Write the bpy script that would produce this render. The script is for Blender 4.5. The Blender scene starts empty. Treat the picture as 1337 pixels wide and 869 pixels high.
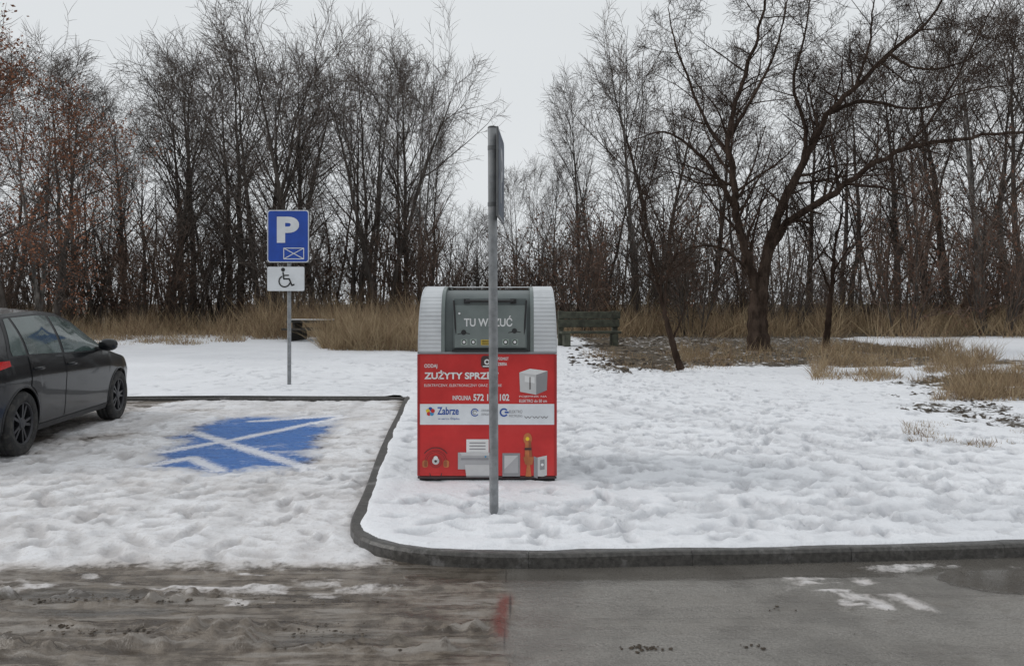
import bpy, math, random
import numpy as np
from mathutils import Vector, Matrix, Quaternion

F=1050.0; CX=668.5; HY=395.0; CH=1.6
def PX(px,py,d): return ((px-CX)/F*d, d, CH-(py-HY)/F*d)
def GP(px,py,z=0.0):
    d=F*(CH-z)/(py-HY); return ((px-CX)/F*d, d)

scene=bpy.context.scene
col=scene.collection
# ------------------------------------------------------------- world
w=bpy.data.worlds.new("World"); scene.world=w; w.use_nodes=True
nt=w.node_tree; nt.nodes.clear()
sky=nt.nodes.new('ShaderNodeTexSky'); sky.sky_type='NISHITA'; sky.sun_disc=False
SUN_EL=math.radians(34); SUN_ROT=math.radians(275)
sky.sun_elevation=SUN_EL; sky.sun_rotation=SUN_ROT
hs=nt.nodes.new('ShaderNodeHueSaturation'); hs.inputs['Saturation'].default_value=0.12
mx=nt.nodes.new('ShaderNodeMix'); mx.data_type='RGBA'; mx.inputs[0].default_value=0.95
tc=nt.nodes.new('ShaderNodeTexCoord'); mp=nt.nodes.new('ShaderNodeMapping'); mp.inputs['Scale'].default_value=(1,1,3)
ns=nt.nodes.new('ShaderNodeTexNoise'); ns.inputs['Scale'].default_value=1.6; ns.inputs['Detail'].default_value=3
cr=nt.nodes.new('ShaderNodeMix'); cr.data_type='RGBA'
cr.inputs[6].default_value=(6.85,7.2,7.45,1); cr.inputs[7].default_value=(7.9,8.15,8.35,1)
bg=nt.nodes.new('ShaderNodeBackground'); bg.inputs['Strength'].default_value=0.1
out=nt.nodes.new('ShaderNodeOutputWorld')
L=nt.links.new
L(tc.outputs['Generated'],mp.inputs['Vector']); L(mp.outputs[0],ns.inputs['Vector']); L(ns.outputs['Fac'],cr.inputs[0])
L(sky.outputs[0],hs.inputs['Color']); L(hs.outputs[0],mx.inputs[6]); L(cr.outputs[2],mx.inputs[7])
L(mx.outputs[2],bg.inputs['Color']); L(bg.outputs[0],out.inputs[0])
sd=bpy.data.lights.new("sun","SUN"); sd.energy=0.95; sd.angle=math.radians(16); sd.color=(1,0.98,0.95)
so=bpy.data.objects.new("sun",sd); col.objects.link(so)
az=SUN_ROT
sdir=Vector((math.sin(az)*math.cos(SUN_EL), math.cos(az)*math.cos(SUN_EL), math.sin(SUN_EL)))
so.rotation_euler=sdir.to_track_quat('Z','Y').to_euler()
scene.view_settings.view_transform='Standard'; scene.view_settings.look='None'; scene.view_settings.exposure=0

cd=bpy.data.cameras.new("camera"); cam=bpy.data.objects.new("camera",cd); col.objects.link(cam)
cd.sensor_width=36; cd.lens=36*F/1337; cd.shift_y=-(434.5-HY)/1337; cd.clip_end=3000; cd.clip_start=0.05
cam.location=(0,0,CH); cam.rotation_euler=(math.radians(90),0,0); scene.camera=cam

# ------------------------------------------------------------- node helper
class N:
    def __init__(s,name):
        s.m=bpy.data.materials.new(name); s.m.use_nodes=True; s.nt=s.m.node_tree
        s.b=s.nt.nodes['Principled BSDF']; s.geo=s.nt.nodes.new('ShaderNodeNewGeometry')
        s.tc=s.nt.nodes.new('ShaderNodeTexCoord')
    def _set(s,sock,v):
        if v is None: return
        if isinstance(v,bpy.types.NodeSocket): s.nt.links.new(v,sock)
        elif isinstance(v,(tuple,list)):
            sock.default_value=tuple(v)+((1,) if len(v)==3 and len(sock.default_value)==4 else ())
        else: sock.default_value=v
    def math(s,op,a,b=None,clamp=False):
        n=s.nt.nodes.new('ShaderNodeMath'); n.operation=op; n.use_clamp=clamp
        s._set(n.inputs[0],a); s._set(n.inputs[1],b); return n.outputs[0]
    def mix(s,f,a,b):
        n=s.nt.nodes.new('ShaderNodeMix'); n.data_type='RGBA'
        s._set(n.inputs[0],f); s._set(n.inputs[6],a); s._set(n.inputs[7],b); return n.outputs[2]
    def noise(s,scale,detail=4,rough=0.55,stretch=None,obj=False):
        n=s.nt.nodes.new('ShaderNodeTexNoise'); n.inputs['Scale'].default_value=scale
        n.inputs['Detail'].default_value=detail; n.inputs['Roughness'].default_value=rough
        v=s.tc.outputs['Object'] if obj else s.geo.outputs['Position']
        if stretch:
            mpn=s.nt.nodes.new('ShaderNodeMapping'); mpn.inputs['Scale'].default_value=stretch
            s.nt.links.new(v,mpn.inputs['Vector']); v=mpn.outputs[0]
        s.nt.links.new(v,n.inputs['Vector']); return n.outputs['Fac']
    def attr(s,name):
        n=s.nt.nodes.new('ShaderNodeAttribute'); n.attribute_name=name; return n.outputs['Fac']
    def ramp(s,v,lo,hi,a=0.0,b=1.0):
        n=s.nt.nodes.new('ShaderNodeMapRange'); n.interpolation_type='SMOOTHSTEP'
        s._set(n.inputs[0],v); n.inputs[1].default_value=lo; n.inputs[2].default_value=hi
        n.inputs[3].default_value=a; n.inputs[4].default_value=b; return n.outputs[0]
    def bump(s,h,strength=0.3,dist=0.02):
        n=s.nt.nodes.new('ShaderNodeBump'); n.inputs['Strength'].default_value=strength
        n.inputs['Distance'].default_value=dist; s.nt.links.new(h,n.inputs['Height'])
        s.nt.links.new(n.outputs[0],s.b.inputs['Normal'])
    def out(s,c=None,r=None,metal=None,spec=None):
        s._set(s.b.inputs['Base Color'],c); s._set(s.b.inputs['Roughness'],r)
        if metal is not None: s._set(s.b.inputs['Metallic'],metal)
        if spec is not None: s._set(s.b.inputs['Specular IOR Level'],spec)
        return s.m

def simple(name,c,r=0.5,var=0.25,scale=8,metal=0,bump=0.0,spec=None,dirt=0.0,coat=0):
    n=N(name); f=n.ramp(n.noise(scale,4,0.6,obj=True),0.3,0.7)
    c1=tuple(x*(1-var) for x in c); c2=tuple(min(1,x*(1+var)) for x in c)
    cc=n.mix(f,c1,c2)
    if dirt>0:
        d=n.math('MULTIPLY',n.ramp(n.noise(scale*0.5,5,0.7,obj=True),0.45,0.75),dirt)
        cc=n.mix(d,cc,(0.16,0.14,0.12))
    if bump>0: n.bump(n.noise(scale*6,3,0.6,obj=True),bump,0.01)
    n.out(cc,r,metal,spec)
    if coat: n.b.inputs['Coat Weight'].default_value=coat; n.b.inputs['Coat Roughness'].default_value=0.04
    return n.m

# ------------------------------------------------------------- mesh builder
class MB:
    def __init__(s): s.V=[];s.Fc=[];s.M=[];s.mats=[]
    def mi(s,m):
        if m not in s.mats: s.mats.append(m)
        return s.mats.index(m)
    def poly(s,pts,m):
        k=len(s.V); s.V+=[tuple(p) for p in pts]; s.Fc.append(tuple(range(k,k+len(pts)))); s.M.append(s.mi(m))
    def box(s,x0,y0,z0,x1,y1,z1,m,tf=None):
        p=[(x0,y0,z0),(x1,y0,z0),(x1,y1,z0),(x0,y1,z0),(x0,y0,z1),(x1,y0,z1),(x1,y1,z1),(x0,y1,z1)]
        if tf: p=[tuple(tf@Vector(q)) for q in p]
        k=len(s.V); s.V+=p; i=s.mi(m)
        for f in ((0,3,2,1),(4,5,6,7),(0,1,5,4),(1,2,6,5),(2,3,7,6),(3,0,4,7)):
            s.Fc.append(tuple(k+j for j in f)); s.M.append(i)
    def bbox(s,x0,y0,z0,x1,y1,z1,b,m):
        k=len(s.V); i=s.mi(m)
        rings=[(z0,b),(z0+b,0),(z1-b,0),(z1,b)]
        for z,ins in rings:
            for (x,y) in ((x0+b+ins*0.7,y0+ins),(x1-b-ins*0.7,y0+ins),(x1-ins,y0+b+ins*0.7),(x1-ins,y1-b-ins*0.7),(x1-b-ins*0.7,y1-ins),(x0+b+ins*0.7,y1-ins),(x0+ins,y1-b-ins*0.7),(x0+ins,y0+b+ins*0.7)):
                s.V.append((x,y,z))
        for r in range(3):
            for j in range(8):
                a=k+r*8+j; c=k+r*8+(j+1)%8
                s.Fc.append((a,c,c+8,a+8)); s.M.append(i)
        s.Fc.append(tuple(k+7-j for j in range(8))); s.M.append(i)
        s.Fc.append(tuple(k+24+j for j in range(8))); s.M.append(i)
    def tube(s,pts,rad,sides,m,cap=True):
        n=len(pts); k=len(s.V); i=s.mi(m)
        pts=[Vector(p) for p in pts]
        d0=(pts[1]-pts[0]).normalized()
        ref=Vector((1,0,0)) if abs(d0.x)<0.8 else Vector((0,1,0))
        a=d0.cross(ref).normalized()
        cs=[(math.cos(2*math.pi*j/sides),math.sin(2*math.pi*j/sides)) for j in range(sides)]
        for q in range(n):
            if q==0: d=d0
            elif q==n-1: d=(pts[q]-pts[q-1]).normalized()
            else: d=(pts[q+1]-pts[q-1]).normalized()
            a=(a-d*a.dot(d)).normalized(); b=d.cross(a); r=rad[q]; p=pts[q]
            for c,sn in cs:
                s.V.append((p.x+(a.x*c+b.x*sn)*r,p.y+(a.y*c+b.y*sn)*r,p.z+(a.z*c+b.z*sn)*r))
        for q in range(n-1):
            for j in range(sides):
                u=k+q*sides+j; v=k+q*sides+(j+1)%sides
                s.Fc.append((u,v,v+sides,u+sides)); s.M.append(i)
        if cap and sides>3:
            s.Fc.append(tuple(k+(n-1)*sides+j for j in range(sides))); s.M.append(i)
            s.Fc.append(tuple(k+sides-1-j for j in range(sides))); s.M.append(i)
    def lathe(s,prof,m,seg=40,axis='X',c=(0,0,0)):
        k=len(s.V); i=s.mi(m); n=len(prof)
        for j in range(seg):
            t=2*math.pi*j/seg
            for r,x in prof:
                s.V.append((c[0]+x,c[1]+r*math.cos(t),c[2]+r*math.sin(t)))
        for j in range(seg):
            for q in range(n-1):
                a=k+j*n+q; b=k+((j+1)%seg)*n+q
                s.Fc.append((a,b,b+1,a+1)); s.M.append(i)
    def rect(s,x0,z0,x1,z1,y,m): s.poly([(x0,y,z0),(x1,y,z0),(x1,y,z1),(x0,y,z1)],m)
    def rrect(s,x0,z0,x1,z1,r,y,m):
        pts=[]
        for cx,cz,a0 in ((x1-r,z0+r,-90),(x1-r,z1-r,0),(x0+r,z1-r,90),(x0+r,z0+r,180)):
            for q in range(6):
                a=math.radians(a0+q*18); pts.append((cx+r*math.cos(a),y,cz+r*math.sin(a)))
        s.poly(pts,m)
    def disc(s,cx,cz,r,y,m,rz=None):
        rz=rz or r
        s.poly([(cx+r*math.cos(t*math.pi/14),y,cz+rz*math.sin(t*math.pi/14)) for t in range(28)],m)
    def stroke(s,pts,wd,y,m,round_=True):
        for (x0,z0),(x1,z1) in zip(pts[:-1],pts[1:]):
            l=math.hypot(x1-x0,z1-z0)
            if l<1e-6: continue
            nx,nz=-(z1-z0)/l*wd/2,(x1-x0)/l*wd/2
            y-=0.00004
            s.poly([(x0-nx,y,z0-nz),(x1-nx,y,z1-nz),(x1+nx,y,z1+nz),(x0+nx,y,z0+nz)],m)
        if round_:
            for (x,z) in pts:
                y-=0.00002; s.disc(x,z,wd/2,y,m)
    def arc(s,cx,cz,r,a0,a1,wd,y,m,n=20,rz=None):
        rz=rz or r
        for q in range(n):
            t0=math.radians(a0+(a1-a0)*q/n); t1=math.radians(a0+(a1-a0)*(q+1)/n)
            f=lambda t,o:(cx+(r+o)*math.cos(t),y,cz+(rz+o)*math.sin(t))
            s.poly([f(t0,-wd/2),f(t1,-wd/2),f(t1,wd/2),f(t0,wd/2)],m)
    def text(s,body,x0,z0,x1,z1,y,m,bold=0.0):
        cu=bpy.data.curves.new('t','FONT'); cu.body=body; cu.offset=bold; cu.resolution_u=6
        ob=bpy.data.objects.new('t',cu); col.objects.link(ob)
        dg=bpy.context.evaluated_depsgraph_get(); dg.update()
        ev=ob.evaluated_get(dg); me=ev.to_mesh()
        vs=[v.co.copy() for v in me.vertices]; fs=[tuple(p.vertices) for p in me.polygons]
        ev.to_mesh_clear(); bpy.data.objects.remove(ob); bpy.data.curves.remove(cu)
        if not vs: return
        ax=min(v.x for v in vs); bx=max(v.x for v in vs); az_=min(v.y for v in vs); bz=max(v.y for v in vs)
        k=len(s.V); i=s.mi(m)
        for v in vs:
            s.V.append((x0+(v.x-ax)/(bx-ax)*(x1-x0),y,z0+(v.y-az_)/(bz-az_)*(z1-z0)))
        for f in fs: s.Fc.append(tuple(k+j for j in f)); s.M.append(i)
    def mesh(s,name,smooth=False):
        me=bpy.data.meshes.new(name); me.from_pydata(s.V,[],s.Fc)
        for m in s.mats: me.materials.append(m)
        me.polygons.foreach_set('material_index',s.M)
        if smooth: me.polygons.foreach_set('use_smooth',[True]*len(s.Fc))
        me.update(); return me
    def obj(s,name,parent=None,smooth=False,loc=None,autosm=None):
        me=s.mesh(name,smooth)
        if autosm is not None:
            try: me.set_sharp_from_angle(angle=math.radians(autosm))
            except Exception: pass
        o=bpy.data.objects.new(name,me); col.objects.link(o)
        if parent: o.parent=parent
        if loc: o.location=loc
        return o
def empty(name,loc,label,cat,group=None,rot=0):
    o=bpy.data.objects.new(name,None); col.objects.link(o); o.location=loc; o.rotation_euler=(0,0,rot)
    o.empty_display_size=0.3; o["label"]=label; o["category"]=cat
    if group: o["group"]=group
    return o

# ------------------------------------------------------------- numpy noise
_r=np.random.RandomState(7); PERM=_r.permutation(4096); VAL=_r.rand(4096)
def vn(x,y,seed=0):
    xi=np.floor(x).astype(np.int64); yi=np.floor(y).astype(np.int64)
    fx=x-xi; fy=y-yi; fx=fx*fx*(3-2*fx); fy=fy*fy*(3-2*fy)
    def h(a,b): return VAL[PERM[(PERM[(a+seed*131)&4095]+b)&4095]]
    return (h(xi,yi)*(1-fx)+h(xi+1,yi)*fx)*(1-fy)+(h(xi,yi+1)*(1-fx)+h(xi+1,yi+1)*fx)*fy
def fbm(x,y,o=4,seed=0):
    x=np.asarray(x,float); y=np.asarray(y,float); r=0;a=1;t=0
    for i in range(o):
        c_,s_=math.cos(i*0.9),math.sin(i*0.9)
        r=r+a*vn((x*c_-y*s_)*2**i,(x*s_+y*c_)*2**i,seed+i); t+=a; a*=0.5
    return r/t
def sst(a,b,x):
    t=np.clip((x-a)/(b-a),0,1); return t*t*(3-2*t)

KP=[(30,7.5),(12,5.85),(6,5.3),(3.2,5.06),(1.5,4.93),(0.2,4.85),(-0.2,4.85)]
KP+=[(-0.52,4.9),(-0.75,4.99),(-0.93,5.13),(-1.06,5.31),(-1.12,5.5),(-1.15,5.75),(-1.2,6.4),(-1.42,8.75),(-1.74,13.0)]
KB=[(-1.74,13.0),(-8,13.05),(-40,13.3)]
def offset_path(P,o):
    P=np.array(P,float); d=np.gradient(P,axis=0); d/=np.linalg.norm(d,axis=1)[:,None]
    return P+np.stack([d[:,1],-d[:,0]],1)*o
def inpoly(x,y,poly):
    c=np.zeros(x.shape,bool); n=len(poly)
    for i in range(n):
        x0,y0=poly[i]; x1,y1=poly[(i+1)%n]
        if y0==y1: continue
        k=((y0>y)!=(y1>y)); xx=(x1-x0)*(y-y0)/(y1-y0)+x0
        c^=(k&(x<xx))
    return c
def distpath(x,y,P):
    r=np.full(x.shape,1e9)
    for (x0,y0),(x1,y1) in zip(P[:-1],P[1:]):
        l=(x1-x0)**2+(y1-y0)**2
        t=np.clip(((x-x0)*(x1-x0)+(y-y0)*(y1-y0))/l,0,1)
        r=np.minimum(r,np.hypot(x-x0-t*(x1-x0),y-y0-t*(y1-y0)))
    return r
KC=offset_path(KP,0.05)
lowpoly=[tuple(p) for p in KC[:-1]]+[(-1.69,13.05),(-40,13.35),(-40,-30),(30,-30)]

def axis(parts):
    r=[]
    for a,b,s0,s1 in parts:
        x=a
        L_=abs(b-a); sg=1 if b>a else -1
        while (x-b)*sg<-1e-6:
            r.append(x); t=abs(x-a)/L_; x+=sg*(s0*(1-t)+s1*t)
    r.append(parts[-1][1]); return np.array(sorted(set(round(v,5) for v in r)))

def grid_mesh(name,X,Y,Z,keep,attrs,mat):
    ny,nx=X.shape
    idx=np.arange(ny*nx).reshape(ny,nx)
    q=np.stack([idx[:-1,:-1],idx[:-1,1:],idx[1:,1:],idx[1:,:-1]],-1)[keep]
    used=np.unique(q); rm=np.zeros(ny*nx,np.int64); rm[used]=np.arange(len(used)); q=rm[q]
    co=np.stack([X.ravel()[used],Y.ravel()[used],Z.ravel()[used]],1).astype(np.float32)
    me=bpy.data.meshes.new(name)
    me.vertices.add(len(co)); me.vertices.foreach_set('co',co.ravel())
    nf=len(q); me.loops.add(nf*4); me.loops.foreach_set('vertex_index',q.ravel().astype(np.int32))
    me.polygons.add(nf); me.polygons.foreach_set('loop_start',np.arange(0,nf*4,4,dtype=np.int32))
    me.polygons.foreach_set('loop_total',np.full(nf,4,np.int32))
    me.polygons.foreach_set('use_smooth',np.ones(nf,bool))
    me.update(calc_edges=True)
    for k,v in attrs.items():
        a=me.attributes.new(k,'FLOAT','POINT'); a.data.foreach_set('value',v.ravel()[used].astype(np.float32))
    me.materials.append(mat)
    o=bpy.data.objects.new(name,me); col.objects.link(o); o["kind"]="structure"; return o

def prints(X,Y,Z,Pm,xs,ys,lst):
    for (px,py,a,dep,sc) in lst:
        i0,i1=np.searchsorted(xs,[px-0.3,px+0.3]); j0,j1=np.searchsorted(ys,[py-0.3,py+0.3])
        if i1-i0<3 or j1-j0<3: continue
        xx=X[j0:j1,i0:i1]-px; yy=Y[j0:j1,i0:i1]-py
        u=xx*math.cos(a)+yy*math.sin(a); v=-xx*math.sin(a)+yy*math.cos(a)
        v=v+0.015*np.sin(u*14)
        r=(u/(0.135*sc))**2+(v/(0.053*sc))**2
        m=np.exp(-r**4)
        Z[j0:j1,i0:i1]+=-dep*m+dep*0.35*np.exp(-((np.sqrt(r)-1.35)/0.22)**2)
        Pm[j0:j1,i0:i1]=np.maximum(Pm[j0:j1,i0:i1],m*min(1,dep/0.022))

rnd=random.Random(11)
def trails(n,x0,x1,y0,y1,dep,hd=None):
    r=[]
    for _ in range(n):
        x=rnd.uniform(x0,x1); y=rnd.uniform(y0,y1); a=rnd.uniform(0,6.28) if hd is None else rnd.gauss(hd,0.25)+math.pi*rnd.randint(0,1)
        for k in range(rnd.randint(4,16)):
            s=0.09 if k%2 else -0.09
            r.append((x-math.sin(a)*s,y+math.cos(a)*s,a+rnd.uniform(-.3,.3),dep*rnd.uniform(.4,1.3),rnd.uniform(.75,1.2)))
            x+=math.cos(a)*rnd.uniform(.4,.7); y+=math.sin(a)*rnd.uniform(.4,.7); a+=rnd.uniform(-.2,.2)
    return r

# ------------------------------------------------------------- low area: road + bay
xs=axis([(-40,-9,1.5,0.1),(-9,7,0.027,0.027),(7,30,0.05,1.5)])
ys=axis([(-12,2.5,1.0,0.06),(2.5,6,0.018,0.018),(6,13.1,0.026,0.04)])
X,Y=np.meshgrid(xs,ys)
dk=distpath(X,Y,KP)
bayf=sst(4.55,5.2,Y+0.65*(fbm(X*1.7,Y*2.6,5,3)-0.5))*(1-sst(-1.0,-0.5,X)*(Y<5.3))
bl=[GP(190,607),GP(236,572),GP(297,546),GP(438,544),GP(414,575),GP(402,613),GP(290,620)]
ins=inpoly(X,Y,bl); db=distpath(X,Y,bl+[bl[0]]); blue=np.where(ins,db,-db)/0.35+1.1*(fbm(X*2.2,Y*2.2,4,43)-0.5)
lines=[[GP(255,565),GP(402,612)],[GP(196,608),GP(250,597),GP(288,615)],[GP(215,590),GP(300,575),GP(446,545)],[GP(330,550),GP(445,543)]]
white=np.full(X.shape,-5.0)
for l in lines: white=np.maximum(white,(0.082-distpath(X+0.05*(fbm(X*3,Y*3,2,41)-.5),Y,l))/0.10)
bs=sst(-0.9,0.9,blue)
snow=bayf*1.02
snow-=bs*(0.56+1.0*(fbm(X*1.6,Y*1.6,4,44)-0.30))
snow-=0.30*np.exp(-((X+4.85)/0.30)**2)*sst(6.5,8,Y)*(Y<12)
snow-=0.5*sst(-5.2,-5.7,X)*sst(6.5,8,Y)
snow-=0.30*sst(0.16,0.0,dk)*(X<-0.6)*sst(6.5,8,Y+2)
snow-=0.25*sst(0.2,0.0,np.abs(Y-12.85))*bayf
snow-=0.32*sst(0.52,0.75,fbm(X*0.9,Y*2.0,4,47))*bayf
slush=np.exp(-((Y-4.66-0.12*np.sin(X*0.7)-0.15*(fbm(X*1.3,Y*0,3,8)-.5))/0.17)**2)*sst(-0.1,-1.0,X)
snow=np.maximum(snow,slush*0.60*sst(0.35,0.62,fbm(X*3.5,Y*8,5,9)))
for (ox,oy,ww) in ((1.72,4.5,.20),(2.05,4.42,.10),(1.85,4.12,.12)):
    rs=np.exp(-((X-ox-0.35*(4.5-Y))/ww)**2)*sst(4.0,4.2,Y)*sst(4.78,4.6,Y)
    snow=np.maximum(snow,rs*0.62*sst(0.36,0.58,fbm(X*3,Y*13,3,19)))
snow=np.maximum(snow,0.60*np.exp(-((dk-0.14)/0.10)**2)*sst(1.7,2.4,X)*(Y<6)*sst(0.42,0.62,fbm(X*3,Y*6,3,4)))
snow=np.maximum(snow,0.52*(Y<4.8)*sst(0.70,0.80,fbm(X*4,Y*11,3,6))*sst(-0.5,-1.0,X)*sst(4.1,4.3,Y))
mud=sst(0.06,-0.06,X+0.02+0.04*np.sin(Y*7))*0.9+0.1*sst(0.6,0.3,fbm(X,Y*3,3,2))
puddle=sst(0.36,0.18,dk+0.25*(fbm(X*1.2,Y*4,4,21)-0.5))*sst(-1.0,-0.4,X)
puddle=np.maximum(puddle,sst(0.0,0.25,1-((X-2.95)/0.55)**2-((Y-4.62)/0.24)**2+1.1*(fbm(X*3,Y*6,4,31)-0.5)))
puddle=np.maximum(puddle,0.8*sst(0.56,0.68,fbm(X*1.0,Y*5,4,23))*sst(-0.3,-0.8,X)*(1-bayf))
puddle*= (Y<6.5)
stain=np.exp(-((X+0.05-0.012*np.sin(Y*9))/0.034)**4)*sst(3.78,3.9,Y)*sst(4.5,4.35,Y)
seam=(0.012-np.abs(X+0.02+0.012*np.sin(Y*7)))/0.02
seam=np.maximum(seam,0.5*(0.009-np.abs(Y-4.05-0.02*np.sin(X*3)-0.03*X))/0.02*sst(-0.2,0.2,X))
Z=0.012*(fbm(X*0.6,Y*0.6,2,40)-0.5)
ml=fbm(X*1.4,Y*9,5,12); mf=fbm(X*16,Y*22,3,13)
band=sst(3.55,3.7,Y)*sst(4.05,3.95,Y)+sst(4.2,4.3,Y)*sst(4.5,4.4,Y)
Z+=mud*(1-bayf)*(0.055*(ml-0.5)+(0.014+0.055*band)*np.maximum(0,mf-0.42)*sst(0.45,0.6,ml)*2)*sst(8,6,np.abs(X))
Z+=(1-mud)*0.005*(fbm(X*9,Y*9,3,15)-.5)*sst(8,6,np.abs(X))
Z+=np.clip(snow,0,1)*(1-bayf)*0.03*sst(0.3,0.8,fbm(X*9,Y*11,4,14))
sn=np.clip(snow,0,1)*bayf
lump=fbm(X*5,Y*5,4,50); fine=fbm(X*16,Y*16,3,60)
Z+=sn*(0.018+0.010*(lump-0.5)+0.018*(fine-0.5)+0.01*(fbm(X*1.2,Y*1.2,2,61)-.5))
Pm=np.zeros(X.shape); Z2=Z.copy()
prints(X,Y,Z2,Pm,xs,ys,trails(110,-7.5,-1.4,5.0,12.5,0.020)+trails(60,-6,-1.2,5,7.5,0.020)+trails(35,-6,-1.6,5.3,9,0.018,0.2))
for xx in (-1.95,-2.75,-3.45,-4.4):
    dd=np.abs(X-xx-0.10*(Y-5)*(-0.6)+0.12*(fbm(Y*0.5,X*0,2,77)-.5)); tk=np.exp(-(dd/0.10)**2)*(0.6+0.8*(fbm(X*8,Y*8,2,78)-.3)); Z2-=0.010*tk*sn; Pm=np.maximum(Pm,tk*0.65)
Z=Z+(Z2-Z)*sst(0.3,0.8,sn)
tramp_low=Pm*sst(0.3,0.8,sn)
Z=Z*(1-sst(0.3,0.7,puddle)*(1-sst(0.2,0.5,snow)))-0.002*sst(0.3,0.7,puddle)
cx_=(X[:-1,:-1]+X[1:,1:])/2; cy_=(Y[:-1,:-1]+Y[1:,1:])/2
inside=inpoly(cx_,cy_,lowpoly)
isbay=(cx_<-0.5)&(cy_>4.85)

n=N("bay_and_road_surface")
a_s=n.attr('snow'); a_b=n.attr('blue'); a_w=n.attr('white'); a_m=n.attr('mud'); a_p=n.attr('puddle'); a_t=n.attr('stain'); a_e=n.attr('seam'); a_f=n.attr('tramp')
n1=n.noise(9,5,0.62); n2=n.noise(90,3,0.65); n3=n.noise(1.7,4,0.6); nst=n.noise(3.0,5,0.7,stretch=(0.5,4.2,1)); n4=n.noise(25,4,0.65); n5=n.noise(6,5,0.7)
asph=n.mix(n.ramp(n2,0.3,0.7),(0.15,0.14,0.127),(0.27,0.252,0.23))
asph=n.mix(n.math('MULTIPLY',n.ramp(n3,0.42,0.62),0.55),asph,(0.105,0.096,0.086))
asph=n.mix(n.math('MULTIPLY',n.ramp(n5,0.56,0.7),0.45),asph,(0.10,0.085,0.07))
mudc=n.mix(n.ramp(n1,0.35,0.66),(0.075,0.056,0.040),(0.20,0.165,0.132))
mudc=n.mix(n.math('MULTIPLY',n.ramp(nst,0.50,0.62),0.8),mudc,(0.28,0.252,0.226))
mudc=n.mix(n.math('MULTIPLY',n.ramp(nst,0.47,0.40),0.85),mudc,(0.046,0.032,0.022))
mudc=n.mix(n.math('MULTIPLY',n.ramp(n2,0.55,0.75),0.3),mudc,(0.06,0.045,0.034))
cc=n.mix(a_m,asph,mudc)
cc=n.mix(n.math('MULTIPLY',n.math('MULTIPLY',a_t,n.ramp(n4,0.2,0.5)),0.9),cc,(0.15,0.03,0.02))
cc=n.mix(n.math('MULTIPLY',n.ramp(a_e,0,0.5),0.75),cc,(0.025,0.022,0.02))
cc=n.mix(n.math('MULTIPLY',a_p,0.55),cc,(0.05,0.044,0.037))
bf=n.ramp(n.math('ADD',a_b,n.math('MULTIPLY',n.math('SUBTRACT',n1,0.5),2.0)),-0.6,0.4)
bluec=n.mix(n.ramp(n4,0.35,0.7),(0.025,0.12,0.40),(0.065,0.20,0.52))
bluec=n.mix(n.math('MULTIPLY',n.ramp(n5,0.52,0.70),0.4),bluec,(0.12,0.18,0.28))
cc=n.mix(bf,cc,bluec)
wf=n.ramp(n.math('ADD',a_w,n.math('MULTIPLY',n.math('SUBTRACT',n4,0.5),2.2)),-0.5,0.6)
sv=n.math('ADD',a_s,n.math('MULTIPLY',n.math('SUBTRACT',n1,0.5),0.9))
sv=n.math('ADD',sv,n.math('MULTIPLY',n.math('SUBTRACT',n4,0.5),0.6))
sf=n.ramp(sv,0.30,0.68)
snc=n.mix(n.ramp(n3,0.35,0.7),(0.80,0.80,0.82),(0.67,0.655,0.66))
snc=n.mix(n.math('MULTIPLY',n.ramp(n4,0.48,0.72),0.4),snc,(0.42,0.39,0.37))
snc=n.mix(n.math('MULTIPLY',n.ramp(n5,0.50,0.70),0.5),snc,(0.44,0.41,0.395))
snc=n.mix(n.math('MULTIPLY',a_f,0.6),snc,(0.34,0.32,0.315))
snc=n.mix(n.math('MULTIPLY',n.ramp(a_s,0.95,0.4),0.55),snc,(0.38,0.33,0.295))
snc=n.mix(n.math('MULTIPLY',bf,0.3),snc,(0.25,0.38,0.62))
cc=n.mix(sf,cc,snc)
cc=n.mix(n.math('MULTIPLY',wf,0.85),cc,(0.80,0.80,0.83))
rg=n.mix(sf,n.mix(a_p,n.mix(n.ramp(nst,0.35,0.65),(0.2,)*3,(0.5,)*3),(0.03,)*3),(0.75,)*3)
bsum=n.math('ADD',n2,n.math('MULTIPLY',n4,2.0))
n.bump(n.math('MULTIPLY',bsum,n.math('SUBTRACT',1.0,n.math('MULTIPLY',a_p,0.98))),0.42,0.011)
lowmat=n.out(cc,rg)
AT=dict(snow=snow,blue=blue,white=white,mud=mud,puddle=puddle,stain=stain,seam=seam,tramp=tramp_low)
road=grid_mesh("road",X,Y,Z,inside&~isbay,AT,lowmat)
bay=grid_mesh("parking_bay",X,Y,Z,inside&isbay,AT,lowmat)

# ------------------------------------------------------------- verge / field
def base_h(x,y):
    return 0.075+0.38*sst(17,50,np.asarray(y,float))+0.05*(fbm(np.asarray(x)*0.35,np.asarray(y)*0.35,2,70)-0.5)*sst(9,14,np.asarray(y,float))
def gz(x,y): return float(base_h(np.array([x]),np.array([y]))[0])
xs=axis([(-400,-30,40,2),(-30,-9,1.0,0.1),(-9,-2,0.08,0.05),(-2,9,0.026,0.026),(9,30,0.06,1.0),(30,400,2,40)])
ys=axis([(4.8,12,0.025,0.027),(12,30,0.032,0.12),(30,60,0.15,0.8),(60,600,2,40)])
X,Y=np.meshgrid(xs,ys)
dkp=distpath(X,Y,KP); dk=np.minimum(dkp,distpath(X,Y,KB))
Z=base_h(X,Y)
near=sst(40,20,Y)
snow=np.full(X.shape,1.15)
patchR=sst(12,14,X)*sst(20.5,22,Y)*sst(33,31,Y)
snow-=0.82*sst(1.5,3.0,X)*sst(17.5,20,Y)*(1-patchR)
snow-=0.75*sst(31,35,Y)*(1-patchR)
e=((X-10.4)/3.6)**2+((Y-14.8)/3.6)**2+1.2*(fbm(X*.6,Y*.6,3,96)-.5)
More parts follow.
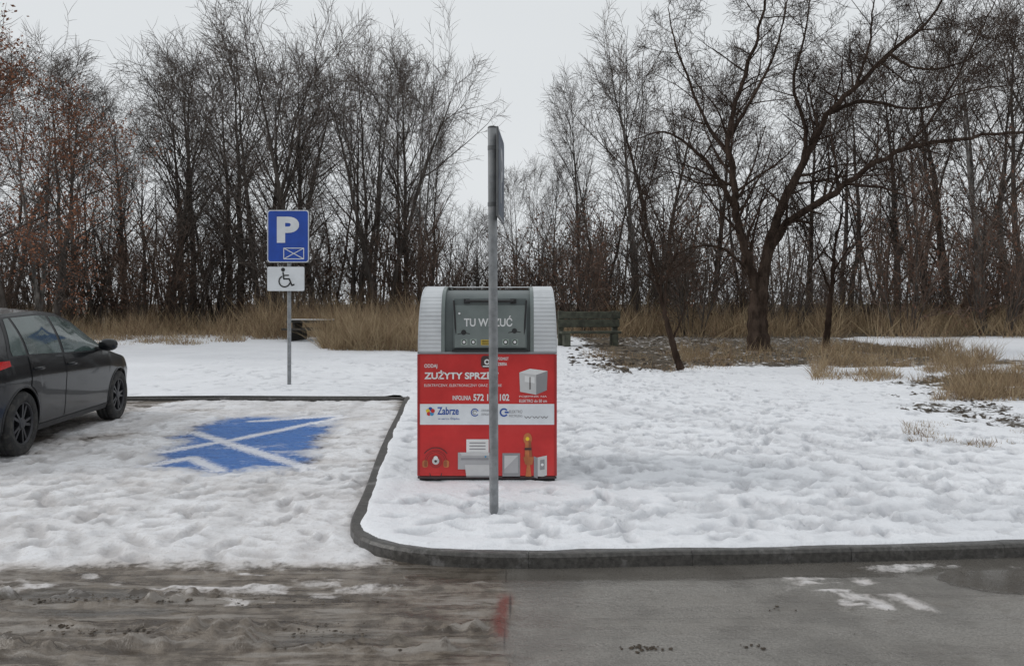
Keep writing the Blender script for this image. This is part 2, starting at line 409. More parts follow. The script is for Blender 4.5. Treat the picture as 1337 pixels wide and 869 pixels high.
snow-=0.80*sst(1.1,0.4,e)
e=((X-6.7)/1.6)**2+((Y-10.4)/2.4)**2+2.2*(fbm(X*0.8,Y*0.6,3,97)-.5); snow-=0.66*sst(1,0.1,e)
e=((X-3.6)/0.9)**2+((Y-11)/0.5)**2; snow-=0.3*sst(1,0.2,e)
snow-=0.6*np.exp(-((X-3.2)/1.1)**2-((Y-18)/1.2)**2)
snow-=0.4*sst(0.56,0.70,fbm(X*0.9,Y*0.35,3,88))*sst(-7,-1,X)*sst(14,18,Y)
snow-=0.3*sst(24,30,Y)*(X<0)
lump=fbm(X*3.3,Y*3.3,4,80); fine=fbm(X*12,Y*12,3,81)
amp=sst(0.05,0.30,dk)
HWx=0.60; cxx=(636-CX)/F*6.85
dcx=np.maximum(np.abs(X-cxx)-HWx,0); dcy=np.maximum(np.maximum(6.85-Y,Y-8.0),0); dct=np.hypot(dcx,dcy)
flat=0.45+0.55*sst(0.05,0.7,dct)
Z+=flat*amp*near*(0.010*(lump-0.5)+0.016*(fine-0.5))+0.012*amp
ko=0.09+0.06*(fbm(X*2.2,Y*2.2,3,99)-0.5)
edge=sst(ko-0.035,ko+0.02,dkp)
Z=np.where(dkp<0.35,(0.060)+(np.maximum(Z,0.096+0.012*fine)-0.060)*edge*(1-sst(0.2,0.35,dkp))+(Z-0.060)*edge*sst(0.2,0.35,dkp),Z)
Z+=sst(0.9,0.5,snow)*near*0.12*(fbm(X*2.6,Y*2.6,4,83)-0.5)
tr=trails(190,-1.0,8.5,5.2,14,0.028)+trails(80,-7,5,13.5,22,0.05)+trails(70,0,7,5.4,9,0.028,-0.6)+trails(40,0.5,7,5.3,7,0.026,0.1)
Pm=np.zeros(X.shape)
for off in (0,1.35):
    P=[(0.8,13+off),(2.2,10.2+off),(3.6,8.3+off),(5.2,7.0+off),(8,5.9+off)]
    dd=distpath(X,Y,P)+0.25*(fbm(X*1.2,Y*1.2,3,91)-.5); tk=np.exp(-(dd/0.12)**2); Z-=0.022*tk*amp; Pm=np.maximum(Pm,0.65*tk)
P=[(1.2,5.9),(3,6.0),(5,6.25),(9,6.9)]
dd=distpath(X,Y,P)+0.25*(fbm(X*1.2,Y*1.2,3,94)-.5); tk=np.exp(-(dd/0.10)**2); Z-=0.016*tk*amp; Pm=np.maximum(Pm,0.5*tk)
for P in ([(-5.5,14),(-3,16.5),(1,19),(5,20)],[(-2.5,13.5),(-2.2,18),(-3,25)]):
    dd=distpath(X,Y,P)+0.8*(fbm(X*0.8,Y*0.8,3,92)-.5); tk=np.exp(-(dd/0.35)**2); Z-=0.03*tk*amp; Pm=np.maximum(Pm,0.5*tk*sst(.4,.6,fbm(X*2,Y*2,3,93)))
Z2=Z.copy(); prints(X,Y,Z2,Pm,xs,ys,tr); k_=amp*(0.3+0.7*sst(0.0,0.4,dct)); Z=Z+(Z2-Z)*k_; Pm=Pm*k_
Z=np.where(dct<0.12,np.minimum(Z,0.10),Z)
cx_=(X[:-1,:-1]+X[1:,1:])/2; cy_=(Y[:-1,:-1]+Y[1:,1:])/2
lp2=[tuple(p) for p in KC[:-1]]+[(-1.69,13.05),(-8,13.10),(-40,13.35),(-500,13.4),(-500,-30),(500,-30),(500,40)]
keep=~inpoly(cx_,cy_,lp2)
n=N("snow_field")
a_s=n.attr('snow'); a_f=n.attr('tramp'); n1=n.noise(5,5,0.65); n4=n.noise(28,4,0.65); n3=n.noise(0.8,3,0.6); nf=n.noise(110,2,0.6); n5=n.noise(11,4,0.6)
soil=n.mix(n.ramp(n4,0.3,0.7),(0.026,0.02,0.014),(0.095,0.072,0.047))
soil=n.mix(n.ramp(n1,0.5,0.62),soil,(0.18,0.13,0.072))
sv=n.math('ADD',a_s,n.math('MULTIPLY',n.math('SUBTRACT',n1,0.5),1.4))
sv=n.math('ADD',sv,n.math('MULTIPLY',n.math('SUBTRACT',n4,0.5),0.4))
sf=n.ramp(sv,0.40,0.56)
snc=n.mix(n.ramp(n3,0.3,0.7),(0.83,0.84,0.87),(0.77,0.78,0.81))
snc=n.mix(n.math('MULTIPLY',n.ramp(n4,0.52,0.76),0.28),snc,(0.48,0.47,0.475))
snc=n.mix(n.math('MULTIPLY',n.ramp(n5,0.56,0.70),0.2),snc,(0.48,0.475,0.485))
snc=n.mix(n.math('MULTIPLY',a_f,0.52),snc,(0.38,0.38,0.40))
cc=n.mix(sf,soil,snc)
n.bump(n.math('ADD',n.math('ADD',nf,n.math('MULTIPLY',n4,2.0)),n.math('MULTIPLY',n5,2.2)),0.42,0.011)
vm=n.out(cc,0.8)
ground=grid_mesh("snowy_ground",X,Y,Z,keep,dict(snow=snow,tramp=Pm),vm)
b=MB(); gm=simple("earth",(0.12,0.1,0.08),0.9)
b.poly([(-900,-900,-0.2),(900,-900,-0.2),(900,900,-0.2),(-900,900,-0.2)],gm)
o=b.obj("ground"); o["kind"]="structure"

# ------------------------------------------------------------- kerb
kn=N("kerb_concrete")
f=kn.ramp(kn.noise(30,5,0.65),0.3,0.7); c=kn.mix(f,(0.035,0.032,0.029),(0.085,0.079,0.072))
c=kn.mix(kn.math('MULTIPLY',kn.ramp(kn.noise(5,5,0.7),0.55,0.70),0.5),c,(0.26,0.25,0.245))
kn.bump(kn.noise(90,3,0.6),0.4,0.006); kerbm=kn.out(c,0.4)
def resample(P,step):
    P=[Vector((p[0],p[1],0)) for p in P]; out=[]; 
    for a,b_ in zip(P[:-1],P[1:]):
        k=max(1,int((b_-a).length/step))
        for i in range(k): out.append(a.lerp(b_,i/k))
    out.append(P[-1]); return out
def kerb(P,z1,wd,name):
    pts=resample(P,0.10); A=np.array([(p.x,p.y) for p in pts])
    for _ in range(2): A[1:-1]=(A[:-2]+2*A[1:-1]+A[2:])/4
    dd=np.gradient(A,axis=0); dd/=np.linalg.norm(dd,axis=1)[:,None]; nr=np.stack([dd[:,1],-dd[:,0]],1)
    cum=np.concatenate([[0],np.cumsum(np.linalg.norm(np.diff(A,axis=0),axis=1))])
    b=MB(); prof=[(0.0,-0.08),(0.004,z1-0.022),(0.016,z1-0.004),(0.028,z1),(wd-0.01,z1),(wd,z1-0.01),(wd,-0.08)]
    i=b.mi(kerbm); m=len(prof)
    for a in range(len(A)-1):
        joint=int(cum[a])!=int(cum[a+1])
        s0,s1=0.0,(0.975 if joint else 1.0)
        k=len(b.V)
        for s in (s0,s1):
            p=A[a]*(1-s)+A[a+1]*s; q=nr[a]*(1-s)+nr[a+1]*s
            cu_=cum[a]+(cum[a+1]-cum[a])*s
            jz=0.0025*math.sin(cu_*1.3)+0.0015*math.sin(cu_*5); jw=0.003*math.sin(cu_*3.1)
            for (o_,z_) in prof: b.V.append((p[0]+q[0]*(o_+jw),p[1]+q[1]*(o_+jw),z_+jz))
        for j in range(m-1):
            b.Fc.append((k+j,k+j+1,k+m+j+1,k+m+j)); b.M.append(i)
        if joint:
            b.Fc.append(tuple(k+m+j for j in range(m))); b.M.append(i)
    o=b.obj(name); o["kind"]="structure"; return o
kerb(KP,0.083,0.13,"kerb"); kerb([(-1.70,13.0),(-8,13.05),(-40,13.3)],0.07,0.10,"rear_kerb")

# ------------------------------------------------------------- common materials
galv=simple("galvanised_steel",(0.24,0.25,0.26),0.45,0.25,14,metal=0.35,dirt=0.3)
galvd=simple("dark_bracket_steel",(0.12,0.125,0.13),0.5,0.2,10)
blk=simple("black_plastic",(0.02,0.02,0.021),0.5)
wht=simple("white_print",(0.75,0.75,0.75),0.45,0.05,5)
signblue=simple("sign_blue",(0.008,0.06,0.36),0.4,0.12,4)
signwhite=simple("sign_white",(0.68,0.70,0.72),0.4,0.06,4)
signgrey=simple("sign_face_sky_sheen",(0.10,0.12,0.155),0.5,0.25,5,dirt=0.5)  # sky reflection at grazing angle painted into the grey-blue, with dirt on top
signgrey2=simple("greyed_sign_legend",(0.38,0.39,0.41),0.5,0.2,5)  # white legend and border dulled to light grey along with the face
# ------------------------------------------------------------- near post
b0=(-0.131,5.86,gz(-0.13,5.86)-0.05)
post=empty("sign_post",b0,"tall grey galvanised sign post with board seen edge-on","road sign")
zt=2.87-b0[2]
b=MB(); b.tube([(0,0,0),(-0.004,0,1.0),(-0.012,0,zt)],[0.033,0.033,0.033],20,galv); b.tube([(-0.012,0,zt),(-0.012,0,zt+0.012)],[0.036,0.03],20,blk)
b.obj("pole",post,True,autosm=40)
b=MB(); z0,z1=2.2-b0[2],2.83-b0[2]
ang=math.atan2(0.035,0.6)
b.bbox(0,-0.006,0,0.6,0.006,z1-z0,0.003,galvd)
b.rrect(0.008,0.008,0.592,z1-z0-0.008,0.03,-0.0075,signgrey2); b.rrect(0.02,0.02,0.58,z1-z0-0.02,0.03,-0.009,signgrey)
b.text("P",0.19,0.12,0.43,0.52,-0.0105,signgrey2,0.03)
board=b.obj("sign_board",post); board.rotation_euler=(0,0,math.radians(90)-ang); board.location=(-0.103+0.131,5.6-5.86,z0)
for z in (z0+0.1,z1-0.12):
    b=MB()
    b.tube([(-0.01,0,z),(-0.01,0,z+0.03)],[0.037,0.037],18,galvd); b.box(0.012,-0.025,z+.002,0.045,0.025,z+0.028,galvd)
    b.obj("bracket",post)

# ------------------------------------------------------------- disabled parking sign
d=14.7; gx=(376.5-CX)/F*d; gb=gz(gx,d)
ps=empty("parking_sign",(gx,d,gb-0.03),"blue parking sign with wheelchair plate on grey pole in snow","road sign")
S=d/F
def l2(px,py): return ((px-376.5)*S,CH-(py-HY)*S-gb+0.03)
b=MB(); b.tube([(0,0.06,0),(0,0.06,l2(0,276)[1])],[0.036,0.036],16,galv); b.obj("pole",ps,True,autosm=40)
b=MB(); x0,za=l2(349,343); x1,zb=l2(404,274)
b.bbox(x0,-0.012,za,x1,0.0,zb,0.003,galvd); b.rrect(x0+.006,za+.006,x1-.006,zb-.006,0.05,-0.016,signwhite); b.rrect(x0+.022,za+.022,x1-.022,zb-.022,0.045,-0.02,signblue)
p0=l2(362,317); p1=l2(391,283); b.text("P",p0[0],p0[1],p1[0],p1[1],-0.026,signwhite,0.05)
p0=l2(371,338); p1=l2(397,324)
b.stroke([(p0[0],p0[1]),(p1[0],p0[1]),(p1[0],p1[1]),(p0[0],p1[1]),(p0[0],p0[1]),(p1[0],p1[1])],0.014,-0.026,signwhite)
b.stroke([(p0[0],p1[1]),(p1[0],p0[1])],0.014,-0.028,signwhite)
b.obj("sign_board",ps)
b=MB(); x0,za=l2(349,380); x1,zb=l2(398,348)
b.bbox(x0,-0.012,za,x1,0.0,zb,0.003,galvd); b.rrect(x0+.004,za+.004,x1-.004,zb-.004,0.03,-0.016,signwhite)
ink=simple("sign_black",(0.02,0.02,0.02),0.5)
cx,cz=l2(371,363)
s_=S
b.disc(cx-1*s_,cz+11*s_,2.6*s_,-0.021,ink)
b.stroke([(cx-1*s_,cz+7*s_),(cx,cz-1*s_),(cx+7*s_,cz-1*s_),(cx+10.5*s_,cz-9.5*s_),(cx+13*s_,cz-8.5*s_)],2.0*s_,-0.021,ink)
b.stroke([(cx-0.5*s_,cz+3.6*s_),(cx+6*s_,cz+3.6*s_)],1.7*s_,-0.022,ink)
b.arc(cx+1*s_,cz-4.2*s_,7.2*s_,115,345,1.8*s_,-0.0235,ink)
b.obj("wheelchair_plate",ps)
for py in (285,330,354,374):
    b=MB(); z=l2(0,py)[1]; b.box(-0.05,0.001,z,0.05,0.10,z+0.03,galvd); b.obj("bracket",ps)

# ------------------------------------------------------------- container
D=6.85; CXc=(636-CX)/F*D; S=D/F; gb=0.093
ct=empty("collection_container",(CXc,D,gb),"red and white used-electronics collection container standing in snow","recycling container")
def c2(px,py): return ((px-636)*S,(626-py)*S)
red=simple("container_red",(0.56,0.026,0.025),0.38,0.14,3,dirt=0.15)
redd=simple("container_dark_red",(0.36,0.02,0.02),0.45,0.1)  # darker red for the edge trim and the printed dial
shell=simple("grey_white_sheet_metal",(0.60,0.62,0.64),0.35,0.12,4,metal=0.2,dirt=0.2)
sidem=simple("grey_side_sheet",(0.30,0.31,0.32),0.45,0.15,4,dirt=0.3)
grn=simple("grey_green_metal",(0.10,0.12,0.12),0.45,0.15,5,dirt=0.15)
grn2=simple("light_grey_green_metal",(0.17,0.20,0.195),0.42,0.15,4,dirt=0.2)
dk_=simple("dark_gap",(0.015,0.015,0.016),0.6)
DEP=1.15
HW=0.588
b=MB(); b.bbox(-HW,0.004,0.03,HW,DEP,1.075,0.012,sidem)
b.obj("body",ct)
b=MB(); b.bbox(-HW+0.002,-0.002,0.034,HW-0.002,0.003,1.07,0.001,red); b.obj("front_panel",ct)
b=MB(); b.box(-HW+0.01,0.02,-0.03,HW-0.01,DEP-0.02,0.028,dk_); b.obj("base_frame",ct)
def hoodprof(n_=90,off=0.0,rib=0.0):
    ctrl=[(0.0,1.08),(0.0,1.30),(0.012,1.40),(0.04,1.49),(0.09,1.56),(0.17,1.605),(0.32,1.635),(0.575,1.648)]
    ctrl=ctrl+[(DEP-y,z) for y,z in ctrl[-2::-1]]
    P=np.array(ctrl); t=np.concatenate([[0],np.cumsum(np.linalg.norm(np.diff(P,axis=0),axis=1))])
    tt=np.linspace(0,t[-1],n_); yy=np.interp(tt,t,P[:,0]); zz=np.interp(tt,t,P[:,1])
    k=np.ones(5)/5; ys_=np.convolve(np.pad(yy,2,'edge'),k,'valid'); zs_=np.convolve(np.pad(zz,2,'edge'),k,'valid')
    ys_[:3]=yy[:3]; zs_[:3]=zz[:3]
    g=np.stack([np.gradient(ys_),np.gradient(zs_)],1); g/=np.linalg.norm(g,axis=1)[:,None]
    nr=np.stack([-g[:,1],g[:,0]],1)
    rr=off+rib*np.abs(np.sin(tt/0.034*math.pi))**0.6
    rr=np.broadcast_to(rr,(n_,))
    return [(ys_[i]+nr[i,0]*rr[i], zs_[i]+nr[i,1]*rr[i]) for i in range(n_)]
def tapx(x,z):
    t=max(0,(z-1.15)/0.5)
    return x-math.copysign(0.028*t**1.6,x) if abs(x)>0.5 else x
def strip(b,x0,x1,prof,m,capmat=None):
    k=len(b.V); i=b.mi(m); n_=len(prof)
    for x in (x0,x1):
        for y,z in prof: b.V.append((tapx(x,z),y,z))
    for j in range(n_-1): b.Fc.append((k+j,k+n_+j,k+n_+j+1,k+j+1)); b.M.append(i)
    ci=b.mi(capmat or m)
    b.Fc.append(tuple(k+j for j in range(n_))); b.M.append(ci)
    b.Fc.append(tuple(k+n_+n_-1-j for j in range(n_))); b.M.append(ci)
pr=hoodprof(420,0.004,0.005)
xl0,xl1=c2(547,0)[0],c2(576,0)[0]; xr0,xr1=c2(697,0)[0],c2(726,0)[0]
pt=hoodprof(120,0.012)
for (a,c_,e0,e1) in ((xl0,xl1,xl0-0.008,xl0-0.0005),(xr0,xr1,xr1+0.0005,xr1+0.008)):
    b=MB(); strip(b,a,c_,pr,shell); strip(b,e0,e1,pt,shell); b.obj("ribbed_side_shell",ct)
b=MB(); pc=hoodprof(120,-0.02); strip(b,xl1+0.001,xr0-0.001,pc,grn)
pf=hoodprof(120,0.008); strip(b,xl1+0.001,xl1+0.03,pf,grn2); strip(b,xr0-0.03,xr0-0.001,pf,grn2)
strip(b,xl1+0.031,xr0-0.031,hoodprof(120,0.006)[50:-50],shell)
b.obj("roof_panel",ct)
b=MB(); fx0,fz0=c2(592,455); fx1,fz1=c2(688,389)
b.bbox(fx0,-0.018,fz0,fx1,0.012,fz1,0.006,grn)
b.bbox(fx0+0.012,-0.024,fz0+0.012,fx1-0.012,-0.016,fz1-0.06,0.003,grn2)
b.box(fx0-0.01,-0.03,fz0-0.025,fx1+0.01,0.0,fz0-0.006,dk_)
b.tube([(fx0+0.03,-0.01,fz0+0.02),(fx0+0.005,-0.035,fz1-0.02)],[0.008,0.008],10,blk)
b.tube([(fx1-0.03,-0.01,fz0+0.02),(fx1-0.005,-0.035,fz1-0.02)],[0.008,0.008],10,blk)
yy=-0.0255
t0=c2(606,426); t1=c2(669,414)
b.text("TU WRZUĆ",t0[0],t0[1],t1[0],t1[1]+0.015,yy,wht,0.02)
yel=simple("yellow_sticker",(0.6,0.42,0.05),0.5)
p=c2(600,409); b.disc(p[0],p[1],0.016,yy,grn); b.disc(p[0],p[1],0.010,yy-0.0015,wht)
pale=simple("pale_green_label",(0.30,0.36,0.32),0.5)
for (a,c_) in ((602,450),(614,450),(656,450),(668,450)):
    p=c2(a,c_); b.rect(p[0],p[1],p[0]+0.055,p[1]+0.05,yy,pale); b.disc(p[0]+0.027,p[1]+0.025,0.02,yy-0.0015,blk); b.disc(p[0]+0.027,p[1]+0.025,0.012,yy-0.003,wht)
p=c2(628,450); b.rect(p[0],p[1],p[0]+0.12,p[1]+0.045,yy,yel)
for q in range(3): b.rect(p[0]+0.01,p[1]+0.008+q*0.012,p[0]+0.10,p[1]+0.013+q*0.012,yy-0.0015,blk)
for (sx,sy) in ((598,436),(664,434)):
    p=c2(sx,sy); b.stroke([(p[0],p[1]),(p[0]+0.05,p[1]+0.012),(p[0]+0.10,p[1]+0.004)],0.007,yy,blk); b.disc(p[0]+0.05,p[1]+0.016,0.022,yy-.0015,blk)
b.obj("deposit_flap",ct)
b=MB(); p=c2(609,393); q=c2(671,393)
b.tube([(p[0],-0.02,p[1]),(p[0],-0.055,p[1]),(q[0],-0.055,q[1]),(q[0],-0.02,q[1])],[0.011]*4,12,blk)
b.box(p[0]-0.02,-0.03,p[1]-0.02,p[0]+0.03,-0.017,p[1]+0.02,blk); b.box(q[0]-0.03,-0.03,q[1]-0.02,q[0]+0.02,-0.017,q[1]+0.02,blk)
b.obj("handle",ct)
b=MB(); Y0=-0.004
wband=simple("print_light_band",(0.72,0.75,0.78),0.45,0.06)
gry=simple("print_grey",(0.27,0.27,0.28),0.45,0.05); gryl=simple("print_light_grey",(0.55,0.55,0.55),0.45,0.05); grym=simple("print_mid_grey",(0.40,0.40,0.41),0.45,0.05)
org=simple("print_orange",(0.46,0.15,0.05),0.45); orgd=simple("print_dark_orange",(0.28,0.08,0.03),0.45); nav=simple("print_blue",(0.02,0.08,0.35),0.45); drk=simple("print_dark",(0.05,0.03,0.03),0.5)
lb=simple("print_sky_blue",(0.05,0.30,0.55),0.45); yl=simple("print_yellow",(0.7,0.5,0.03),0.45)
x0=-HW+0.016; x1=HW-0.016
za=c2(0,554)[1]; zb=c2(0,527)[1]
b.rect(x0,za,x1,zb,Y0,wband)
def T(s,px0,py1,px1,py0,m=wht,bold=0.02,y=Y0-0.002):
    a=c2(px0,py1); c_=c2(px1,py0); b.text(s,a[0],a[1],c_[0],c_[1],y,m,bold)
T("ODDAJ",554,481,571,475)
T("ZUŻYTY SPRZĘT",554,497,651,483,bold=0.035)
T("ELEKTRYCZNY, ELEKTRONICZNY ORAZ BATERIE",554,505,655,501,bold=0.0)
T("INFOLINIA",591,522,615,516,bold=0.02)
T("572 101 102",618,523,665,514,bold=0.03)
p=c2(635,471); b.rrect(p[0]-0.045,p[1]-0.060,p[0]+0.045,p[1]+0.045,0.03,Y0-0.002,drk); b.disc(p[0]+0.006,p[1]-0.008,0.024,Y0-0.0035,wht); b.disc(p[0]+0.006,p[1]-0.008,0.012,Y0-0.005,drk); b.rect(p[0]-0.03,p[1]-0.05,p[0]+0.03,p[1]-0.04,Y0-0.0035,wht)
T("PODMIOT",650,470,664,466); T("ZBIERA",650,477,662,473)
T("POJEMNIK NA",678,519,714,516,bold=0.0); T("ELEKTRO do 50 cm",678,525,714,521,bold=0.01)
def Q(pts,m,y): b.poly([(c2(*p)[0],y,c2(*p)[1]) for p in pts],m)
Q([(678,486),(700,489),(700,515),(679,511)],gryl,Y0-0.002)
Q([(700,489),(715,484),(714,509),(700,515)],gry,Y0-0.002)
Q([(678,486),(692,481),(715,484),(700,489)],wht,Y0-0.002)
Q([(685,490),(698,492),(698,500),(685,498)],wht,Y0-0.0035); p=c2(692,503); b.stroke([(p[0],p[1]-0.03),(p[0],p[1]+0.07)],0.008,Y0-0.005,drk)
p=c2(562,537)
for k,(m,a) in enumerate(((nav,90),(yl,162),(red,234),(lb,306),(red,18))):
    a=math.radians(a); b.disc(p[0]+0.022*math.cos(a),p[1]+0.022*math.sin(a),0.017,Y0-0.002-k*0.0004,m)
T("Zabrze",571,541,599,531,nav,0.02); T("w sercu Śląska",572,548,600,544,nav,0.0)
def ring(px,py,r,wd,m,a0=0,a1=360,y=Y0-0.003): p=c2(px,py); b.arc(p[0],p[1],r,a0,a1,wd,y,m)
ring(620,538,0.03,0.008,nav,20,330); ring(620,538,0.016,0.006,gry,0,300); T("GOSPODARKA",628,537,640,534,gry,0); T("ODPADAMI",628,542,640,539,gry,0)
ring(658,538,0.030,0.013,nav,35,325); p=c2(659,538); b.rect(p[0],p[1]-0.006,p[0]+0.034,p[1]+0.008,Y0-0.004,nav)
T("ELEKTRO",665,539,682,535,gry,0); T("RECYKLING",665,544,682,541,gry,0)
T("www",684,546,716,543,gry,0.0)
ring(569,602,0.085,0.016,drk,0,180); ring(569,602,0.085,0.010,red,10,170,Y0-0.0045)
p=c2(569,602)
for sx in (-1,1):
    b.rrect(p[0]+sx*0.09-0.024,p[1]-0.05,p[0]+sx*0.09+0.024,p[1]+0.012,0.018,Y0-0.005,org)
    b.rrect(p[0]+sx*0.085-0.012,p[1]-0.044,p[0]+sx*0.085+0.012,p[1]+0.006,0.008,Y0-0.0065,orgd)
b.disc(p[0],p[1],0.055,Y0-0.004,redd); b.disc(p[0],p[1]+0.005,0.030,Y0-0.0055,gryl); b.disc(p[0],p[1]+0.03,0.018,Y0-0.007,wht); b.disc(p[0],p[1]+0.004,0.011,Y0-0.0085,drk)
ring(569,617,0.05,0.006,drk,180,360); b.arc(p[0],p[1],0.118,35,145,0.007,Y0-0.004,drk)
Q([(609,573),(638,573),(638,592),(609,592)],wht,Y0-0.002); 
for k in range(3): Q([(613,577+k*4),(634,577+k*4),(634,578.4+k*4),(613,578.4+k*4)],gry,Y0-0.0035)
Q([(598,590),(642,590),(642,612),(598,612)],grym,Y0-0.005); Q([(600,590),(642,590),(639,594),(603,594)],gryl,Y0-0.0065); Q([(602,597),(638,597),(638,600),(602,600)],gry,Y0-0.0065)
Q([(607,606),(640,606),(642,622),(609,622)],gryl,Y0-0.008); Q([(609,620),(642,620),(642,622),(609,622)],gry,Y0-0.0095)
p=c2(634,595.5); b.disc(p[0],p[1],0.008,Y0-0.008,lb)
Q([(656,591),(679,591),(679,623),(656,623)],gry,Y0-0.002); Q([(658.5,594),(676.5,594),(676.5,617),(658.5,617)],grym,Y0-0.0035); Q([(658.5,594),(676.5,594),(658.5,612)],gryl,Y0-0.005)
p=c2(689,580); b.disc(p[0],p[1]+0.05,0.036,Y0-0.002,org,0.05); Q([(686,575),(693,575),(695,596),(685,596)],org,Y0-0.0035); Q([(690,575),(693,575),(695,596),(691,596)],orgd,Y0-0.0045); Q([(683,596),(697,596),(695,606),(686,606)],org,Y0-0.005); Q([(688,606),(692,606),(694,622),(686,622)],org,Y0-0.002)
Q([(685,584),(694,584),(694,587),(685,587)],drk,Y0-0.006); b.disc(p[0]-0.002,p[1]+0.05,0.016,Y0-0.0045,yl)
Q([(700,597),(714,594),(714,620),(700,624)],gryl,Y0-0.002); Q([(697,595),(702,597),(702,624),(697,622)],gry,Y0-0.0035); Q([(705,600),(711,599),(711,612),(705,613)],gry,Y0-0.0035); p=c2(708,606); b.disc(p[0],p[1],0.012,Y0-0.005,wht)
b.obj("front_print",ct)
b=MB(); b.box(-HW-0.004,-0.012,1.072,HW+0.004,0.02,1.088,gry); b.box(-HW-0.003,-0.006,0.012,HW+0.003,0.015,0.030,drk); 
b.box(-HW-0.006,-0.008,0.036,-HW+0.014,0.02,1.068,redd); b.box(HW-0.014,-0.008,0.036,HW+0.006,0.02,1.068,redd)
b.obj("edge_trim",ct)

# ------------------------------------------------------------- car
th=math.radians(6.4)
car=empty("parked_car",(-6.10,9.57,0.012),"dark grey five-door hatchback parked on snowy bay","car",rot=th)
car.scale=(1,1,1.03)
paint=simple("dark_grey_metallic_paint",(0.008,0.009,0.0105),0.28,0.15,3,metal=0.0,dirt=0.025,coat=0.45,spec=0.22)
glass=simple("tinted_glass",(0.055,0.08,0.075),0.06,0.2,3,spec=0.9)
rub=simple("tyre_rubber",(0.018,0.018,0.018),0.8,0.3,20,dirt=0.3)
rimm=simple("dark_alloy",(0.045,0.045,0.05),0.35,0.1,metal=0.6)
tail=simple("tail_lamp_red",(0.5,0.012,0.014),0.15,0.1,coat=0.5); lampm=simple("headlamp",(0.3,0.32,0.35),0.1,0.05,coat=0.5)
U=np.arange(0,4.301,0.02)
def prof(P,sm=7):
    P=np.array(P); v=np.interp(U,P[:,0],P[:,1]); k=np.hanning(sm+2)[1:-1]; k/=k.sum()
    return np.convolve(np.pad(v,sm//2,'edge'),k,'valid')
Zt=prof([(0,.78),(.05,.98),(.12,1.10),(.5,1.38),(.9,1.475),(1.6,1.50),(2.1,1.475),(2.5,1.38),(3.15,1.04),(3.3,1.0),(3.9,.88),(4.12,.76),(4.25,.62),(4.3,.5)],15)
Zb=prof([(0,.72),(.05,.88),(.25,.98),(1,.985),(2,.95),(2.9,.93),(3.2,.92),(3.9,.80),(4.15,.68),(4.3,.46)],11)
W=prof([(0,.66),(.06,.76),(.2,.835),(.6,.885),(1.2,.895),(3.2,.895),(3.7,.88),(4.0,.82),(4.18,.70),(4.3,.5)],13)
Wr=prof([(0,.60),(.3,.62),(.6,.60),(1.5,.63),(2.3,.62),(2.6,.65),(3.15,.76),(3.5,.75),(4.0,.66),(4.3,.42)],13)
Zr=np.maximum(Zt-0.05,Zb+0.004)
Zl=prof([(0,.36),(.2,.26),(.5,.2),(3.9,.2),(4.15,.22),(4.3,.3)],9)
for uc in (0.85,3.5):
    k=np.abs(U-uc)<0.365; Zl[k]=np.maximum(Zl[k],0.325+np.sqrt(0.365**2-(U[k]-uc)**2)*1.0)
g=lambda A,u: float(np.interp(u,U,A))
def lat(u,z):
    zb_,zr_=g(Zb,u),g(Zr,u)
    if z<=zb_:
        v=(z-0.2)/(zb_-0.2); return g(W,u)*float(np.interp(v,[0,.12,.3,.6,.72,.78,.92,1],[.93,.965,.98,.992,1.0,.995,.97,.95]))
    v=min(1,(z-zb_)/max(1e-4,zr_-zb_)); return g(W,u)*.95*(1-v)+g(Wr,u)*v+0.03*math.sin(v*math.pi)*(zr_-zb_>0.15)
b=MB(); i=b.mi(paint); NR=0
for u in U:
    ring_=[]; zl,zb_,zr_,zt_=g(Zl,u),g(Zb,u),g(Zr,u),g(Zt,u)
    for s in range(17): z=zl+(zb_-zl)*s/16; ring_.append((lat(u,z),z))
    for s in range(1,9): z=zb_+(zr_-zb_)*s/8; ring_.append((lat(u,z),z))
    wr=g(Wr,u)
    for s in range(1,9):
        t=s/8; ring_.append((wr*(1-t), zr_+(max(zt_,zr_)-zr_)*math.sin(t*math.pi/2)))
    full=[(x,z) for x,z in ring_]+[(-x,z) for x,z in ring_[-2::-1]]
    NR=len(full)
    for x,z in full: b.V.append((x,u-2.15,z))
for a in range(len(U)-1):
    for j in range(NR-1):
        k=a*NR+j; b.Fc.append((k,k+NR,k+NR+1,k+1)); b.M.append(i)
b.Fc.append(tuple(range(NR))); b.M.append(i); b.Fc.append(tuple((len(U)-1)*NR+NR-1-j for j in range(NR))); b.M.append(i)
b.obj("body",car,True,autosm=35)
b=MB(); b.box(-0.70,-1.9,0.2,0.70,1.85,0.72,blk); b.box(-0.62,-1.95,0.24,0.62,2.0,0.5,blk); b.obj("underbody",car)
def patch(b,us,zlo,zhi,off,m,side=1,nz=6):
    k=len(b.V); i=b.mi(m); 
    for u in us:
        a,c_=zlo(u),zhi(u)
        for s in range(nz+1):
            z=a+(c_-a)*s/nz; b.V.append((side*(lat(u,z)+off),u-2.15,z))
    for q in range(len(us)-1):
        for s in range(nz):
            p=k+q*(nz+1)+s; b.Fc.append((p,p+nz+1,p+nz+2,p+1)); b.M.append(i)
topw=lambda u:g(Zr,u)-0.045
botw=lambda u:g(Zb,u)+0.025
